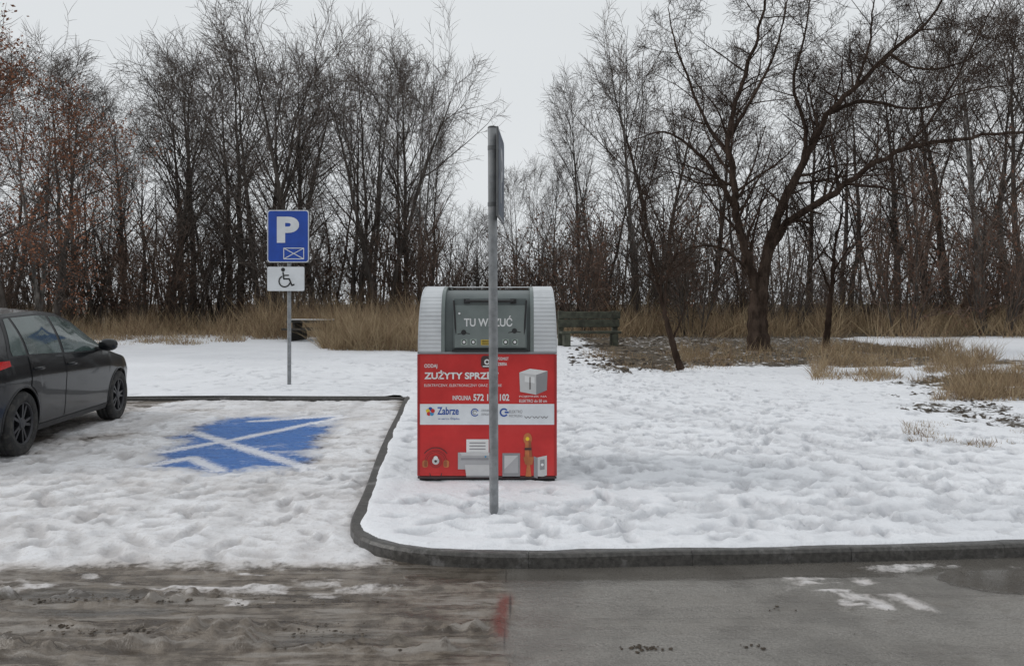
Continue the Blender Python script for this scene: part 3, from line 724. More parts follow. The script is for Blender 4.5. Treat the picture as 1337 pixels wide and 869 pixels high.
for side in (1,-1):
    b=MB(); patch(b,np.linspace(0.62,2.98,60),lambda u:g(Zb,u)+0.008,lambda u:max(g(Zb,u)+0.012,min(topw(u)+0.015,g(Zb,u)+0.012+(u-0.60)*1.6)),0.003,blk,side); b.obj("window_frame",car,True)
    def win(u0,u1):
        b=MB(); patch(b,np.linspace(u0,u1,24),botw,lambda u:max(botw(u)+0.004,min(topw(u),botw(u)+(u-0.66)*1.6)),0.007,glass,side); b.obj("window",car,True)
    win(0.70,0.98); win(1.03,1.80); win(1.87,2.93)
    for (u0,u1) in ((1.0,1.81),(1.83,2.92)):
        b=MB(); patch(b,np.linspace(u0,u1,30),lambda u:max(0.27,g(Zl,u)+0.03),lambda u:g(Zb,u)-0.002,0.006,paint,side,18); dr=b.obj("door",car,True)
        b=MB(); z=0.86 if u0<1.5 else 0.85; uu=u0+0.14
        x=lat(uu,z)
        b.tube([(side*(x+0.005),uu-2.15-0.09,z),(side*(x+0.04),uu-2.15-0.05,z),(side*(x+0.042),uu-2.15+0.06,z),(side*(x+0.005),uu-2.15+0.09,z)],[0.012,0.016,0.016,0.012],8,paint)
        h=b.obj("handle",dr,True)
    b=MB(); patch(b,np.linspace(1.22,3.12,30),lambda u:0.20,lambda u:0.262,0.008,blk,side,2); b.obj("sill",car,True)
    b=MB(); patch(b,np.linspace(0.03,0.62,16),lambda u:0.83+0.14*u,lambda u:min(g(Zb,u)-0.01,0.97),0.006,tail,side,4); b.obj("tail_light",car,True)
    b=MB(); patch(b,np.linspace(3.85,4.2,12),lambda u:0.62,lambda u:max(.63,g(Zb,u)-0.02),0.006,lampm,side,4); b.obj("headlight",car,True)
    for uc in (0.85,3.5):
        pts=[]; 
        for q in range(25):
            a=math.radians(-12+q*204/24); uu=uc+0.366*math.cos(a); z=0.325+0.366*math.sin(a); pts.append((side*(lat(uu,max(z,.2))-0.004),uu-2.15,z))
        b=MB(); b.tube(pts,[0.013]*25,6,paint); b.obj("wheel_arch",car,True)
    b=MB(); c0=Vector((side*1.0,2.78-2.15,1.02)); k=len(b.V); i=b.mi(paint)
    for p in range(9):
        ph=math.pi*p/8
        for q in range(16):
            t=2*math.pi*q/16; sx=math.sin(ph)
            sgn=lambda v,e: math.copysign(abs(v)**e,v)
            b.V.append((c0.x+0.115*sgn(sx*math.cos(t),.8),c0.y+0.075*sgn(math.cos(ph),.8),c0.z+0.075*sgn(sx*math.sin(t),.8)))
    for p in range(8):
        for q in range(16):
            a_=k+p*16+q; c_=k+p*16+(q+1)%16; b.Fc.append((a_,c_,c_+16,a_+16)); b.M.append(i)
    b.tube([(side*0.82,2.80-2.15,0.96),(side*0.93,2.79-2.15,0.98)],[0.03,0.03],8,blk)
    b.obj("wing_mirror",car,True)
def topglass(name,u0,u1,off):
    b=MB(); i=b.mi(glass); us=np.linspace(u0,u1,24)
    for u in us:
        wr=g(Wr,u)*0.93
        for s in range(13):
            t=-1+2*s/12; at=1-abs(t)*0.93; b.V.append((wr*t,u-2.15,g(Zr,u)+(g(Zt,u)-g(Zr,u))*math.sin(at*math.pi/2)+off))
    for q in range(23):
        for s in range(12):
            p=q*13+s; b.Fc.append((p,p+13,p+14,p+1)); b.M.append(i)
    b.obj(name,car,True)
topglass("windscreen",2.48,3.12,0.008); topglass("rear_window",0.16,0.52,0.008)
b=MB(); b.tube([(0,0.75-2.15,1.46),(0,0.55-2.15,1.60)],[0.006,0.003],6,blk); b.obj("antenna",car)
tyre=MB(); R=0.325
tyre.lathe([(0.215,-0.10),(0.25,-0.108),(0.29,-0.11),(0.312,-0.10),(R,-0.075),(R,-0.03),(R-.008,-0.028),(R-.008,-0.02),(R,-0.018),(R,0.018),(R-.008,0.02),(R-.008,0.028),(R,0.03),(R,0.075),(0.312,0.10),(0.29,0.11),(0.25,0.108),(0.215,0.10),(0.215,-0.10)],rub,48)
tm=tyre.mesh("tyre",True)
rim=MB(); rim.lathe([(0.216,-0.09),(0.216,0.085),(0.222,0.098),(0.205,0.10),(0.196,0.085),(0.19,0.03),(0.19,-0.05),(0.0001,-0.05)],rimm,48)
for q in range(10):
    a=2*math.pi*q/10+ (0.12 if q%2 else -0.12)
    tf=Matrix.Rotation(a,4,'X')
    rim.box(0.055,-0.014,0.03,0.085,0.014,0.20,rimm,tf)
rim.lathe([(0.062,0.04),(0.062,0.085),(0.05,0.095),(0.0001,0.097)],rimm,24)
rm_=rim.mesh("rim",False)
for side in (1,-1):
    for uc in (0.85,3.5):
        wq=bpy.data.objects.new("wheel",None); col.objects.link(wq); wq.parent=car; wq.location=(side*0.775,uc-2.15,0.322)
        if side<0: wq.rotation_euler=(0,0,math.pi)
        for nm,me in (("tyre",tm),("rim",rm_)):
            o=bpy.data.objects.new(nm,me); col.objects.link(o); o.parent=wq

# ------------------------------------------------------------- trees
def bark(name,c,v=0.35,det=2):
    n=N(name); f=n.ramp(n.noise(6,det,0.7,stretch=(1,1,0.3),obj=True),0.3,0.7)
    cc=n.mix(f,tuple(x*(1-v) for x in c),tuple(x*(1+v) for x in c)); return n.out(cc,0.95,spec=0.0)
bk_main=bark("fruit_tree_bark",(0.055,0.040,0.032),0.5,5); bk=bark("grey_bark",(0.075,0.065,0.058)); tw=bark("twig_bark",(0.125,0.105,0.093),0.25)
bk_sap=bark("sapling_bark",(0.04,0.028,0.022),0.4,3)
tw2=bark("brown_twigs",(0.135,0.098,0.08),0.3); birchm=bark("pale_bark",(0.19,0.178,0.167),0.6)
leafm=bark("dry_rust_leaves",(0.25,0.118,0.073),0.45); leafm2=bark("dry_brown_leaves",(0.14,0.082,0.06),0.4)

def rv(r): return Vector((r.uniform(-1,1),r.uniform(-1,1),r.uniform(-1,1)))
def perp(d,r):
    v=rv(r); v=v-d*v.dot(d)
    return v.normalized() if v.length>1e-4 else Vector((1,0,0))
def leafquad(B,p,s,r,m):
    a=rv(r).normalized()*s; c_=perp(a.normalized(),r)*s*0.6
    B.poly([p-a*0.5,p+c_*0.5,p+a*0.5,p-c_*0.5],m)
def grow(B,p,d,Ln,r,lev,cfg,rng,mat):
    maxl=cfg['max']; sides=(7,5,3,3,3,3)[min(lev,5)]
    ns_=max(2,min(7,int(Ln/cfg['seg'][min(lev,len(cfg['seg'])-1)])))
    pts=[p.copy()]; rad=[r]; dirs=[d.copy()]
    wob=cfg['wob']; up=cfg['up'][min(lev,len(cfg['up'])-1)]
    rend=max(cfg['rmin'],r*0.25)
    for i_ in range(ns_):
        d=(d+rv(rng)*wob+Vector((0,0,up))).normalized(); p=p+d*(Ln/ns_); pts.append(p.copy()); dirs.append(d.copy())
        rad.append(r+(rend-r)*((i_+1)/ns_))
    if lev>=maxl: rad[-1]=rad[-1]*0.4
    B.tube(pts,rad,sides,mat,cap=False)
    if lev>=maxl:
        if cfg.get('leaf'):
            for _ in range(cfg['leafn']):
                if rng.random()<cfg['leaf']:
                    q=rng.choice(pts[1:]); leafquad(B,q+rv(rng)*0.12,rng.uniform(*cfg['leafs']),rng,cfg['leafm'])
        return
    nc=cfg['n'][lev]; nc=max(1,int(nc*rng.uniform(0.75,1.25)))
    t0=cfg['t0'][lev]
    for c in range(nc):
        t=t0+(1-t0)*(c+rng.random())/nc; f=t*ns_; k=min(ns_-1,int(f)); q=pts[k].lerp(pts[k+1],f-k); dd=dirs[k+1]
        a=math.radians(rng.uniform(*cfg['ang'])); s=perp(dd,rng)
        nd=(dd*math.cos(a)+s*math.sin(a)).normalized()
        rr=(r+(rend-r)*t)
        ln=max(cfg.get('lmin',0.3),cfg['len'][lev]*Ln*(1-cfg['tap']*t))*rng.uniform(0.65,1.25)
        grow(B,q,nd,ln,max(cfg['rmin'],rr*cfg['rr']),lev+1,cfg,rng,cfg['tw'] if lev+1>=2 else mat)
def make_tree(seed,H,kind):
    rng=random.Random(seed); T_=MB(); C=MB()
    cfg=dict(max=3,seg=(0.8,0.6,0.45,0.4),wob=0.15,up=(0.03,0.06,0.04,-0.02),rmin=0.0065,n=(0,9,7,0),t0=(0.2,0.12,0.08),ang=(24,55),len=(0.3,0.50,0.65),tap=0.55,rr=0.5,tw=tw,lmin=0.6)
    mat=bk; tw_=0.10
    if kind=='slim': stems=rng.choice([1,1,2]); spread=0.12 if stems>1 else 0; cfg['n']=(30 if stems==1 else 18,9,7); lens=(0.20,0.34); mat=birchm if seed%2 else bk; an_=(22,52)
    if kind=='wide': stems=rng.choice([2,3]); spread=0.30; cfg['n']=(15,9,7); lens=(0.26,0.44); cfg['wob']=0.17; an_=(25,58); tw_=0.15
    if kind=='multi': stems=3; spread=0.22; cfg['n']=(12,8,6); lens=(0.2,0.32); an_=(22,52); tw_=0.13
    if kind=='oak':
        stems=1; spread=0; lens=(0.2,0.38); cfg.update(n=(24,9,7),wob=0.2,ang=(35,75),leaf=0.85,leafn=5,leafs=(0.06,0.13),leafm=leafm); an_=(30,70)
    R0=H*0.0125*(1.35 if kind in('wide','oak') else 1)/(1 if stems==1 else stems**0.4)
    for s in range(stems):
        a=2*math.pi*s/stems+rng.random(); sp_=spread*rng.uniform(.6,1.3); d=Vector((math.cos(a)*sp_,math.sin(a)*sp_,1)).normalized()
        p=Vector((math.cos(a)*0.1*(stems>1),math.sin(a)*0.1*(stems>1),-0.2)); Hs=H*(rng.uniform(0.8,0.97) if s==0 else rng.uniform(.62,.95)); ns_=14
        pts=[p.copy()]; rad=[R0*1.25]; dirs=[d]
        for i_ in range(ns_):
            d=(d+rv(rng)*tw_+Vector((0,0,0.07 if kind!='wide' else 0.05))).normalized(); p=p+d*Hs/ns_; pts.append(p.copy()); dirs.append(d.copy())
            rad.append(max(0.006,R0*(1-((i_+1)/ns_))**0.95))
        T_.tube(pts,rad,8,mat,cap=False)
        nb=cfg['n'][0]; t0=0.15
        for c in range(nb):
            t=t0+(0.97-t0)*((c+rng.random())/nb)**0.85; f=t*ns_; k=min(ns_-1,int(f)); q=pts[k].lerp(pts[k+1],f-k); dd=dirs[k+1]
            an=math.radians(rng.uniform(*an_)); sv_=perp(dd,rng); nd=(dd*math.cos(an)+sv_*math.sin(an)).normalized()
            u_=(t-t0)/(1-t0); shape=min(1,0.45+u_*1.3) if u_<0.5 else max(0.42,1.15-(u_-0.5)*1.45)
            ln=H*rng.uniform(*lens)*shape
            grow(C,q,nd,ln,max(0.010,rad[k]*0.42),1,cfg,rng,mat)
    return T_.mesh("trunk",True),C.mesh("crown")
def make_shrub(seed,H,leafy=False):
    rng=random.Random(seed); T_=MB(); C=MB()
    cfg=dict(max=2,seg=(0.4,0.35,0.3),wob=0.2,up=(0.05,0.05,0.03),rmin=0.005,n=(0,8,0),t0=(0.1,0.12),ang=(20,60),len=(0.4,0.6),tap=0.4,rr=0.55,tw=tw2 if seed%2 else tw,lmin=0.35)
    if leafy: cfg.update(leaf=0.5,leafn=2,leafs=(0.05,0.10),leafm=leafm2)
    for s in range(10):
        a=rng.random()*6.28; sp=rng.uniform(0.05,0.7); d=Vector((math.cos(a)*sp,math.sin(a)*sp,1)).normalized()
        p=Vector((math.cos(a)*0.3,math.sin(a)*0.3,-0.1)); Hs=H*rng.uniform(.55,1); pts=[p.copy()]; rad=[0.026]; ns_=7; dirs=[d]
        for i_ in range(ns_):
            d=(d+rv(rng)*0.15+Vector((0,0,0.03))).normalized(); p=p+d*Hs/ns_; pts.append(p.copy()); dirs.append(d.copy()); rad.append(0.026*(1-(i_+1)/ns_*0.85))
        T_.tube(pts,rad,5,bk,cap=False)
        for c in range(10):
            t=0.12+0.86*(c+rng.random())/10; f=t*ns_; k=min(ns_-1,int(f)); q=pts[k].lerp(pts[k+1],f-k)
            an=math.radians(rng.uniform(20,60)); nd=(dirs[k+1]*math.cos(an)+perp(dirs[k+1],rng)*math.sin(an)).normalized()
            grow(C,q,nd,H*rng.uniform(.2,.38),0.011,1,cfg,rng,cfg['tw'])
    return T_.mesh("stems",True),C.mesh("crown")
variants={'slim':[make_tree(s,12,'slim') for s in (101,102,103,104)],'wide':[make_tree(s,12,'wide') for s in (201,202,203)],'multi':[make_tree(s,12,'multi') for s in (301,302)],'oak':[make_tree(401,10,'oak')]}
shr=[make_shrub(501,3.0),make_shrub(502,3.0),make_shrub(503,3.0,True),make_shrub(504,3.0,True)]
def place(name,meshes,x,y,sc,rot,label,cat,group=None,names=("trunk","crown"),sxy=1.0):
    o=empty(name,(x,y,gz(x,y)),label,cat,group,rot); o.scale=(sc*sxy,sc*sxy,sc)
    for nm,me in zip(names,meshes):
        c_=bpy.data.objects.new(nm,me); col.objects.link(c_); c_.parent=o
    return o
rng=random.Random(5)
def tree_at(px,ytop,d,kind,sxy=1.0):
    x=(px-CX)/F*d; z=gz(x,d); H=CH+(HY-ytop)/F*d-z; base=10 if kind=='oak' else 12
    lab={'slim':"slender bare tree with fine twigs at field edge",'wide':"bare spreading tree with forked trunk at field edge",'multi':"multi-stemmed bare tree with upright grey branches",'oak':"tree holding rust-brown dry leaves beside field"}[kind]
    place("bare_tree" if kind!='oak' else "rusty_leaved_tree",rng.choice(variants[kind]),x,d,H/base*1.03,rng.random()*6.28,lab,"tree","trees lining the snowy field" if kind!='oak' else "trees keeping brown leaves",sxy=sxy)
TL=[(-60,20,32,'wide'),(50,70,38,'slim'),(88,60,42,'slim'),(125,110,40,'multi',.8),(160,110,42,'slim',.9),(190,140,38,'slim',.8),(222,40,40,'slim'),(252,50,44,'slim'),(280,80,40,'multi',.8),
(315,30,40,'slim'),(345,5,38,'wide',.9),(378,20,37,'wide',.9),(410,45,42,'slim'),(432,100,46,'multi',.8),(466,45,40,'wide',.7),(502,30,38,'wide',.75),(531,50,42,'slim',.8),(548,95,40,'slim',.7),(566,140,44,'slim',.6),
(235,90,47,'slim'),(300,70,48,'slim'),(360,60,47,'slim'),(485,70,47,'slim'),(520,90,48,'slim',.8),
(600,260,46,'multi',.8),(625,280,48,'slim'),(648,265,46,'multi',.8),(676,220,44,'slim',.8),(699,190,42,'multi',.65),(722,205,42,'slim',.7),(755,95,44,'slim',.7),(788,115,40,'wide',.6),(830,70,42,'slim'),
(866,45,44,'wide',.9),(930,60,42,'slim'),(975,60,46,'multi',.8),(1060,60,46,'slim'),(1105,65,42,'wide',.9),(1170,40,42,'slim'),(1205,30,40,'multi',.8),
(1245,20,44,'wide'),(1280,0,38,'slim'),(1325,-10,36,'wide',.9),(1390,0,38,'slim'),(1440,0,38,'wide'),(-110,40,40,'slim'),(10,60,42,'multi'),(150,170,48,'multi'),(1150,130,50,'multi'),(890,160,50,'multi')]
for t in TL: tree_at(*t)
tree_at(8,30,27,'oak',1.15); tree_at(70,130,30,'oak',1.05); tree_at(-60,50,24,'oak',1.1)
NSH=54
for k in range(NSH):
    px=-150+k*1640/(NSH-1)+rng.uniform(-18,18); d=rng.uniform(34,47)
    top=rng.uniform(295,355) if 590<px<725 else rng.uniform(240,365)
    x=(px-CX)/F*d; H=CH+(HY-top)/F*d-gz(x,d)
    m=rng.choice(shr if px>640 else shr[:3])
    place("bare_shrub",m,x,d,H/3.0,rng.random()*6.28,"tangled leafless shrub with grey-brown stems","shrub","shrubs along the wood edge",names=("stems","crown"),sxy=0.9)
for (px,top,d) in ((905,230,33),(1180,215,33),(1300,190,33),(760,265,33)):
    x=(px-CX)/F*d; H=CH+(HY-top)/F*d-gz(x,d)
    place("bare_shrub",shr[2+int(px)%2],x,d,H/3.0,rng.random()*6,"tall shrub holding sparse brown withered leaves","shrub","shrubs along the wood edge",names=("stems","crown"),sxy=0.6)

DT=24.5
def spline(P,n_=5):
    P=[Vector(p) for p in P]; Q=[P[0]*2-P[1]]+P+[P[-1]*2-P[-2]]; o=[]
    for i_ in range(1,len(Q)-2):
        for s in range(n_):
            t=s/n_; a,b_,c_,d_=Q[i_-1],Q[i_],Q[i_+1],Q[i_+2]
            o.append(0.5*((2*b_)+(c_-a)*t+(2*a-5*b_+4*c_-d_)*t*t+(3*b_-a-3*c_+d_)*t**3))
    o.append(P[-1]); return o
def custom_tree(name,base,limbs,trunk,label,seed,density,cfgmod={},mat=bk_main):
    rng=random.Random(seed); bx,by=base; bz=gz(bx,by)
    root=empty(name,(bx,by,bz),label,"tree")
    def tp(p): v=PX(p[0],p[1],by+p[2]); return Vector((v[0]-bx,v[1]-by,v[2]-bz))
    T_=MB(); C=MB()
    sp=spline([tp(p) for p in trunk]); rr=np.interp(np.linspace(0,1,len(sp)),np.linspace(0,1,len(trunk)),[p[3] for p in trunk])
    rr=[r_*(1+0.08*math.sin(k*1.7)) for k,r_ in enumerate(rr)]
    T_.tube(sp,rr,14,mat,cap=False)
    cfg=dict(max=4,seg=(0.5,0.4,0.3,0.25,0.2),wob=0.17,up=(0.0,0.05,0.04,0.02,0.0),rmin=0.005,n=(0,7,5,3),t0=(0.1,0.12,0.1,0.1),ang=(30,65),len=(0.4,0.55,0.6,0.65),tap=0.5,rr=0.58,tw=mat,lmin=0.3)
    cfg.update(cfgmod)
    for lb_ in limbs:
        pts=spline([tp(p) for p in lb_[0]]); r0,r1=lb_[1],lb_[2]; n_=len(pts)
        jt=0.045 if r0>0.1 else 0.02
        pts=[p+rv(rng)*jt*(0<k<n_-1) for k,p in enumerate(pts)]
        rad=[(r0+(r1-r0)*(k/(n_-1))**0.7)*rng.uniform(.92,1.08) for k in range(n_)]
        T_.tube(pts,rad,9,mat,cap=False)
        ln=sum((pts[k+1]-pts[k]).length for k in range(n_-1)); nb=int(ln*density)
        for c in range(nb):
            t=0.12+0.88*(c+rng.random())/nb; f=t*(n_-1); k=min(n_-2,int(f)); q=pts[k].lerp(pts[k+1],f-k); dd=(pts[k+1]-pts[k]).normalized()
            a=math.radians(rng.uniform(30,75)); s=perp(dd,rng)+Vector((0,0,0.35)); s=(s-dd*s.dot(dd)).normalized(); nd=(dd*math.cos(a)+s*math.sin(a)).normalized()
            grow(C,q,nd,rng.uniform(0.8,3.0)*cfg.get('ls',1)*(1-0.3*t),max(0.010,min(0.05,rad[k]*0.45)),1,cfg,rng,mat)
    T_.obj("trunk",root,True); C.obj("crown",root)
custom_tree("bare_fruit_tree",((992-CX)/F*DT,DT),[
 ([(992,395,0),(976,335,-.2),(962,282,-.3),(958,230,-.2),(950,180,0),(965,120,.3),(985,60,.6),(1000,0,.8),(1005,-60,1)],.17,.025),
 ([(961,275,-.3),(935,228,-.8),(905,195,-1.2),(868,172,-1.6),(828,182,-1.9)],.09,.015),
 ([(996,372,0),(1006,310,.2),(1030,250,.4),(1056,200,.2),(1080,150,0),(1118,112,-.4),(1160,70,-.8),(1210,30,-1),(1240,-20,-1.2)],.19,.025),
 ([(1002,335,.2),(1028,292,0),(1080,258,-.6),(1125,225,-1.0),(1180,195,-1.4),(1250,182,-1.8),(1337,172,-2.2),(1400,182,-2.4)],.15,.025),
 ([(1046,222,.3),(1052,170,.8),(1036,110,1.2),(1050,50,1.6),(1060,-20,2)],.09,.018),
 ([(954,205,-.1),(922,160,.4),(897,100,.8),(880,50,1.1),(872,10,1.3)],.075,.015),
 ([(1082,148,0),(1130,132,.8),(1200,142,1.3),(1262,120,1.7),(1337,108,2)],.075,.015),
 ([(985,360,0),(945,325,-.6),(905,322,-1.2),(868,345,-1.6)],.06,.012),
 ([(952,180,0),(975,140,-.8),(1000,95,-1.4),(1020,40,-1.9),(1030,-10,-2.2)],.07,.015),
 ([(1100,240,-.8),(1150,245,-1.6),(1200,262,-2.2),(1240,285,-2.5)],.055,.012),
 ([(1160,70,-.8),(1200,90,-1.6),(1260,80,-2.2),(1310,40,-2.6)],.055,.012),
 ([(1180,195,-1.4),(1220,150,-1.9),(1270,60,-2.3),(1300,0,-2.6)],.055,.012),
 ([(1118,112,-.4),(1135,60,.2),(1140,10,.6),(1150,-30,.9)],.055,.012),
 ([(955,240,-.2),(915,240,.6),(880,225,1.2),(850,235,1.6)],.05,.012),
 ],[(992,464,0,.42),(990,440,0,.32),(989,415,0,.29),(991,390,0,.28),(994,362,0,.22)],"gnarled leafless fruit tree with wide forked limbs in snow",77,2.4)
d2=17.6
custom_tree("leaning_sapling",((888-CX)/F*d2,d2),[
 ([(872,425,0),(864,392,0),(856,360,.1),(845,325,.2),(836,285,.3),(832,255,.35)],.058,.010),([(867,405,0),(872,360,-.2),(886,320,-.3),(892,290,-.3)],.035,.008),([(878,445,0),(895,400,.3),(908,365,.5)],.026,.007),([(858,372,0),(832,345,.3),(812,322,.4)],.026,.006),([(850,340,.1),(858,300,-.2),(870,270,-.3)],.022,.006)],
 [(889,482,0,.085),(882,462,0,.072),(876,440,0,.066),(871,422,0,.062)],"thin young tree leaning over muddy snow",78,3.0,dict(n=(0,5,3,2),len=(.4,.45,.5,.6),max=3,ls=.6),bk_sap)
d3=25.0
custom_tree("young_tree",((1078-CX)/F*d3,d3),[
 ([(1083,405,0),(1087,360,0),(1091,315,.1),(1100,270,.2),(1098,225,.3)],.085,.012),([(1086,385,0),(1070,340,-.3),(1062,300,-.5)],.045,.01),([(1088,355,0),(1110,320,.3),(1125,290,.5)],.04,.01)],
 [(1077,460,0,.12),(1080,435,0,.10),(1082,415,0,.092),(1083,402,0,.088)],"slim dark young tree beside dry grass",79,2.6,dict(n=(0,5,4,2),max=3,ls=.7),bk_sap)

rs_=np.random.RandomState(3)
def tri_stuff(name,base,tip,wd,mats,matidx,kind="stuff"):
    n_=len(base); dirv=tip-base; side=np.cross(dirv,rs_.normal(size=(n_,3))); side/=np.linalg.norm(side,axis=1)[:,None]+1e-9
    mid=base+dirv*0.55+rs_.normal(size=(n_,3))*np.linalg.norm(dirv,axis=1)[:,None]*0.05
    s=side*wd[:,None]
    co=np.stack([base-s,base+s,mid+s*0.7,mid-s*0.7,tip],1).reshape(-1,3)
    k=np.arange(n_)*5
    quad=np.stack([k,k+1,k+2,k+3],1); tri=np.stack([k+3,k+2,k+4],1)
    loops=np.concatenate([quad,tri],1).ravel()
    me=bpy.data.meshes.new(name); me.vertices.add(len(co)); me.vertices.foreach_set('co',co.astype(np.float32).ravel())
    me.loops.add(len(loops)); me.loops.foreach_set('vertex_index',loops.astype(np.int32))
    st=np.stack([np.arange(n_)*7,np.arange(n_)*7+4],1).ravel(); tot=np.tile([4,3],n_)
    me.polygons.add(n_*2); me.polygons.foreach_set('loop_start',st.astype(np.int32)); me.polygons.foreach_set('loop_total',tot.astype(np.int32))
    for m in mats: me.materials.append(m)
    me.polygons.foreach_set('material_index',np.repeat(matidx,2).astype(np.int32))
    me.update(calc_edges=True)
    o=bpy.data.objects.new(name,me); col.objects.link(o); o["kind"]=kind; return o
nW=13000
d=rs_.uniform(50,75,nW); px=rs_.uniform(-250,1600,nW); x=(px-CX)/F*d
hmax=np.where((px>585)&(px<730),3.0,5.0)+3*fbm(px/60,px*0,3,5)
z=0.45+hmax*rs_.rand(nW)**1.6
base=np.stack([x,d,z],1); ln=rs_.uniform(.6,2.2,nW)
dv=rs_.normal(size=(nW,3))*[.6,.6,.35]+[0,0,.7]; dv/=np.linalg.norm(dv,axis=1)[:,None]
nS=650; ds=rs_.uniform(48,75,nS); pxs=rs_.uniform(-250,1600,nS); bs_=np.stack([(pxs-CX)/F*ds,ds,np.full(nS,0.3)],1)
ts_=bs_+np.stack([rs_.normal(size=nS)*1.0,rs_.normal(size=nS)*1.0,np.where((pxs>585)&(pxs<730),rs_.uniform(3,5,nS),rs_.uniform(5,11,nS))],1)
fw=tri_stuff("distant_wood",np.concatenate([base,bs_]),np.concatenate([base+dv*ln[:,None],ts_]),np.concatenate([rs_.uniform(.012,.03,nW),rs_.uniform(.04,.09,nS)]),[tw,tw2,bk],np.concatenate([rs_.randint(0,2,nW),np.full(nS,2)]))
fw["label"]="distant mass of bare brown woodland behind field"; fw["category"]="woodland"

gn=N("dry_grass"); f=gn.ramp(gn.noise(3,4,0.7),0.3,0.7); gc=gn.mix(f,(0.24,0.17,0.10),(0.43,0.34,0.22)); grassm=gn.out(gc,0.9,spec=0.1)
gn=N("dry_grass_brown"); f=gn.ramp(gn.noise(3,4,0.7),0.3,0.7); gc=gn.mix(f,(0.13,0.085,0.055),(0.27,0.185,0.12)); grassb=gn.out(gc,0.9,spec=0.1)
Bs=[];Ts=[];Ws=[];Ms=[]
def grass(n_,px0,px1,d0,d1,h0,h1,wd,brown,thr=0.42,sd_=0,ns=0.8,maxpatch=False):
    d=rs_.uniform(d0,d1,n_*4); px=rs_.uniform(px0,px1,n_*4); x=(px-CX)/F*d
    nz_=fbm(x*ns,d*ns,3,200+sd_); k=nz_+rs_.normal(size=n_*4)*0.04>thr
    if maxpatch: k&=~((x>13)&(d>20.5)&(d<32.5)&(nz_<0.62))
    x=x[k][:n_]; d=d[k][:n_]; nz_=nz_[k][:n_]; m=len(x)
    z=base_h(x,d)-0.03; hh=rs_.uniform(h0,h1,m)*(0.35+1.6*np.clip((nz_-thr)/0.25,0,1)**0.7*fbm(x*1.5,d*1.5,2,220))
    hh=np.maximum(hh,h0*0.4)
    b_=np.stack([x,d,z],1); t_=b_+np.stack([rs_.normal(size=m)*.38*hh,rs_.normal(size=m)*.38*hh,hh*rs_.uniform(.5,1.05,m)],1)
    Bs.append(b_);Ts.append(t_);Ws.append(rs_.uniform(.6,1.2,m)*wd);Ms.append((rs_.rand(m)<brown).astype(int))
grass(9000,-250,345,31,38,.5,1.1,.008,.3,.36,sd_=1)
grass(9000,330,560,30,40,.8,1.7,.009,.4,.34,sd_=2)
grass(6000,418,550,24.5,29,.7,1.5,.007,.15,.33,sd_=3)
grass(3500,-100,320,27,31,.2,.6,.007,.2,.48,sd_=9)
grass(16000,800,1600,31,42,.8,1.6,.009,.3,.36,sd_=4,maxpatch=True)
grass(6500,880,1300,20,27,.2,.65,.006,.25,.50,sd_=5,ns=1.2,maxpatch=True)
grass(8000,1060,1500,15,20,.25,.65,.005,.25,.51,sd_=6,ns=1.2)
grass(7000,1215,1500,12.3,15.5,.2,.6,.004,.3,.50,sd_=7,ns=1.3)
grass(3000,1180,1450,8.5,12,.04,.16,.003,.4,.56,sd_=12,ns=1.5)
grass(2500,760,960,17.5,24,.08,.3,.005,.5,.50,sd_=8)
grass(8000,-250,1600,42,47,.9,1.8,.014,.85,.3,sd_=10)
grass(3000,560,830,30,40,.4,1.0,.009,.4,.42,sd_=11)
dg_=tri_stuff("dry_grass",np.concatenate(Bs),np.concatenate(Ts),np.concatenate(Ws),[grassm,grassb],np.concatenate(Ms))
dg_["label"]="tan withered grass tufts poking through snow"; dg_["category"]="grass"
clod=simple("dark_soil",(0.05,0.037,0.026),0.95,0.4,8); clod2=simple("brown_mud",(0.09,0.072,0.055),0.8,0.4,8)
rng=random.Random(9)
def clodat(cl,x,y,z,s,m=None):
    k=len(cl.V); i=cl.mi(m or clod)
    for (a,b_,c_) in ((1,0,0),(0,1,0),(-1,0,0),(0,-1,0),(0,0,.8),(0,0,-.5),(.6,.6,.4),(-.6,.6,.3)):
        q=rng.uniform(.5,1.3); cl.V.append((x+a*s*q,y+b_*s*q,z+c_*s*q*.6))
    for f in ((0,6,4),(6,1,4),(1,7,4),(7,2,4),(2,3,4),(3,0,4),(1,0,5),(2,1,5),(3,2,5),(0,3,5)): cl.Fc.append(tuple(k+j for j in f)); cl.M.append(i)
cl=MB()
for _ in range(40):
    ccx=rng.gauss(6.9,0.9); ccy=rng.gauss(10.7,1.6)
    for _ in range(rng.randint(2,10)): clodat(cl,ccx+rng.gauss(0,.12),ccy+rng.gauss(0,.12),gz(ccx,ccy)+0.015,rng.uniform(.01,.045))
for _ in range(420):
    px=rng.uniform(740,960); py=rng.uniform(435,474); x,y=GP(px,py,0.15); y=min(y,32); clodat(cl,x,y,gz(x,y)+.01,rng.uniform(.03,.11))
o=cl.obj("soil_clods"); o["kind"]="stuff"; o["label"]="dark clods of turned soil scattered on snow"; o["category"]="soil"
cl=MB()
for _ in range(75):
    ccy=rng.choice([rng.gauss(3.92,.05),rng.gauss(4.33,.04),rng.gauss(3.66,.05)]); ccx=rng.uniform(-4.0,-0.6)
    for _ in range(rng.randint(3,12)): clodat(cl,ccx+rng.gauss(0,.12),ccy+rng.gauss(0,.015),0.006,rng.uniform(.003,.013),rng.choice([clod,clod2,clod2]))
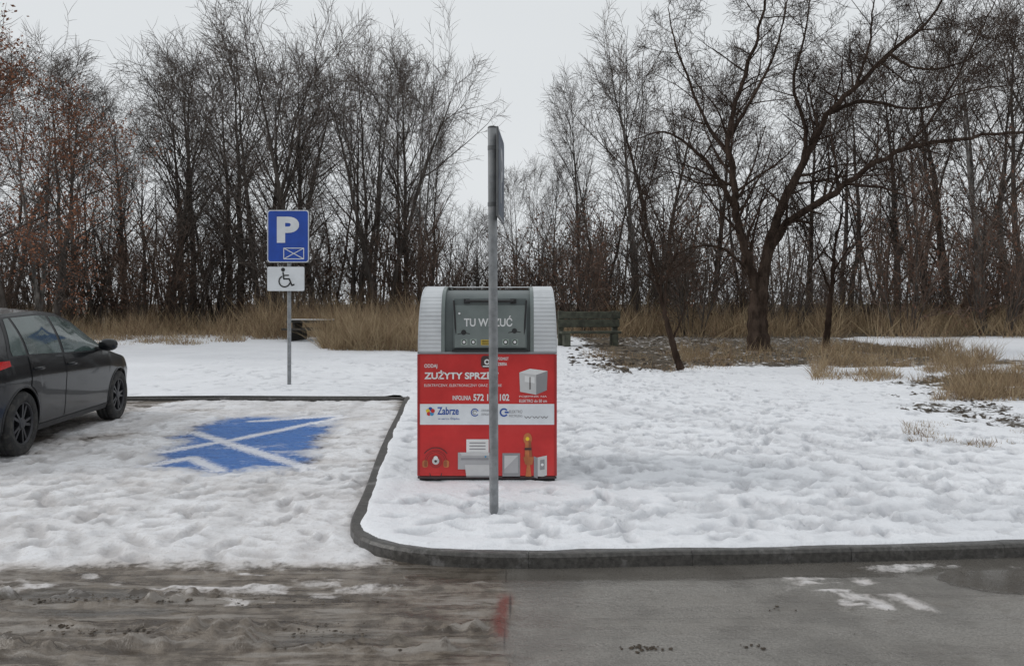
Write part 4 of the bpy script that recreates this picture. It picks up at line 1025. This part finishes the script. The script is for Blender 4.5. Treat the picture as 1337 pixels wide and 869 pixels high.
for (ccx,ccy,nn) in ((0.62,3.72,26),(1.1,3.75,8),(-2.2,3.98,26),(1.4,4.2,5)):
    for _ in range(nn): clodat(cl,ccx+rng.gauss(0,.05),ccy+rng.gauss(0,.018),0.004,rng.uniform(.004,.014))
for _ in range(25): clodat(cl,rng.uniform(0,4),rng.uniform(3.4,4.7),0.003,rng.uniform(.002,.005))
o=cl.obj("road_grit"); o["kind"]="stuff"; o["label"]="crumbs of brown mud scattered over wet road"; o["category"]="mud"

# ------------------------------------------------------------- timber bench / picnic table
oldw=simple("mossy_old_timber",(0.06,0.063,0.046),0.85,0.4,6,bump=0.4)
d=26.5; x=(770-CX)/F*d
bn=empty("timber_bench",(x,d,gz(x,d)),"mossy weathered timber bench at edge of muddy snow","bench",rot=math.radians(8))
def plank(n_,x0,y0,z0,x1,y1,z1,par,m=oldw):
    b=MB(); b.bbox(x0,y0,z0,x1,y1,z1,0.012,m); return b.obj(n_,par)
plank("seat",-1.0,-0.3,0.42,1.0,0.1,0.50,bn)
b=MB(); b.bbox(-1.05,0.12,0.62,1.05,0.2,0.88,0.012,oldw); b.bbox(-1.02,0.13,0.90,1.08,0.2,1.14,0.012,oldw); b.obj("backrest",bn)
for sx in (-0.8,0.8): plank("leg",sx-0.1,-0.28,-0.05,sx+0.1,0.11,0.418,bn)
for sx in (-0.92,0.92): plank("back_post",sx-0.09,0.205,-0.05,sx+0.09,0.36,1.16,bn)
d=29.5; x=(408-CX)/F*d
pt_=empty("picnic_table",(x,d,gz(x,d)),"dark wooden picnic table dusted with snow","picnic table",rot=math.radians(-12))
darkw=simple("dark_wet_timber",(0.03,0.026,0.022),0.8,0.3,6)
plank("table_top",-0.85,-0.38,0.66,0.85,0.38,0.76,pt_,darkw)
plank("snow_layer",-0.8,-0.34,0.763,0.75,0.33,0.79,pt_,wht)
for sy in (-0.75,0.55): plank("bench_seat",-0.85,sy,0.40,0.85,sy+0.22,0.47,pt_,darkw)
for sx in (-0.6,0.6):
    plank("leg",sx-0.06,-0.62,-0.05,sx+0.06,0.66,0.397,pt_,darkw)
    plank("leg",sx-0.055,-0.3,0.40,sx+0.055,0.3,0.657,pt_,darkw)
print("done")
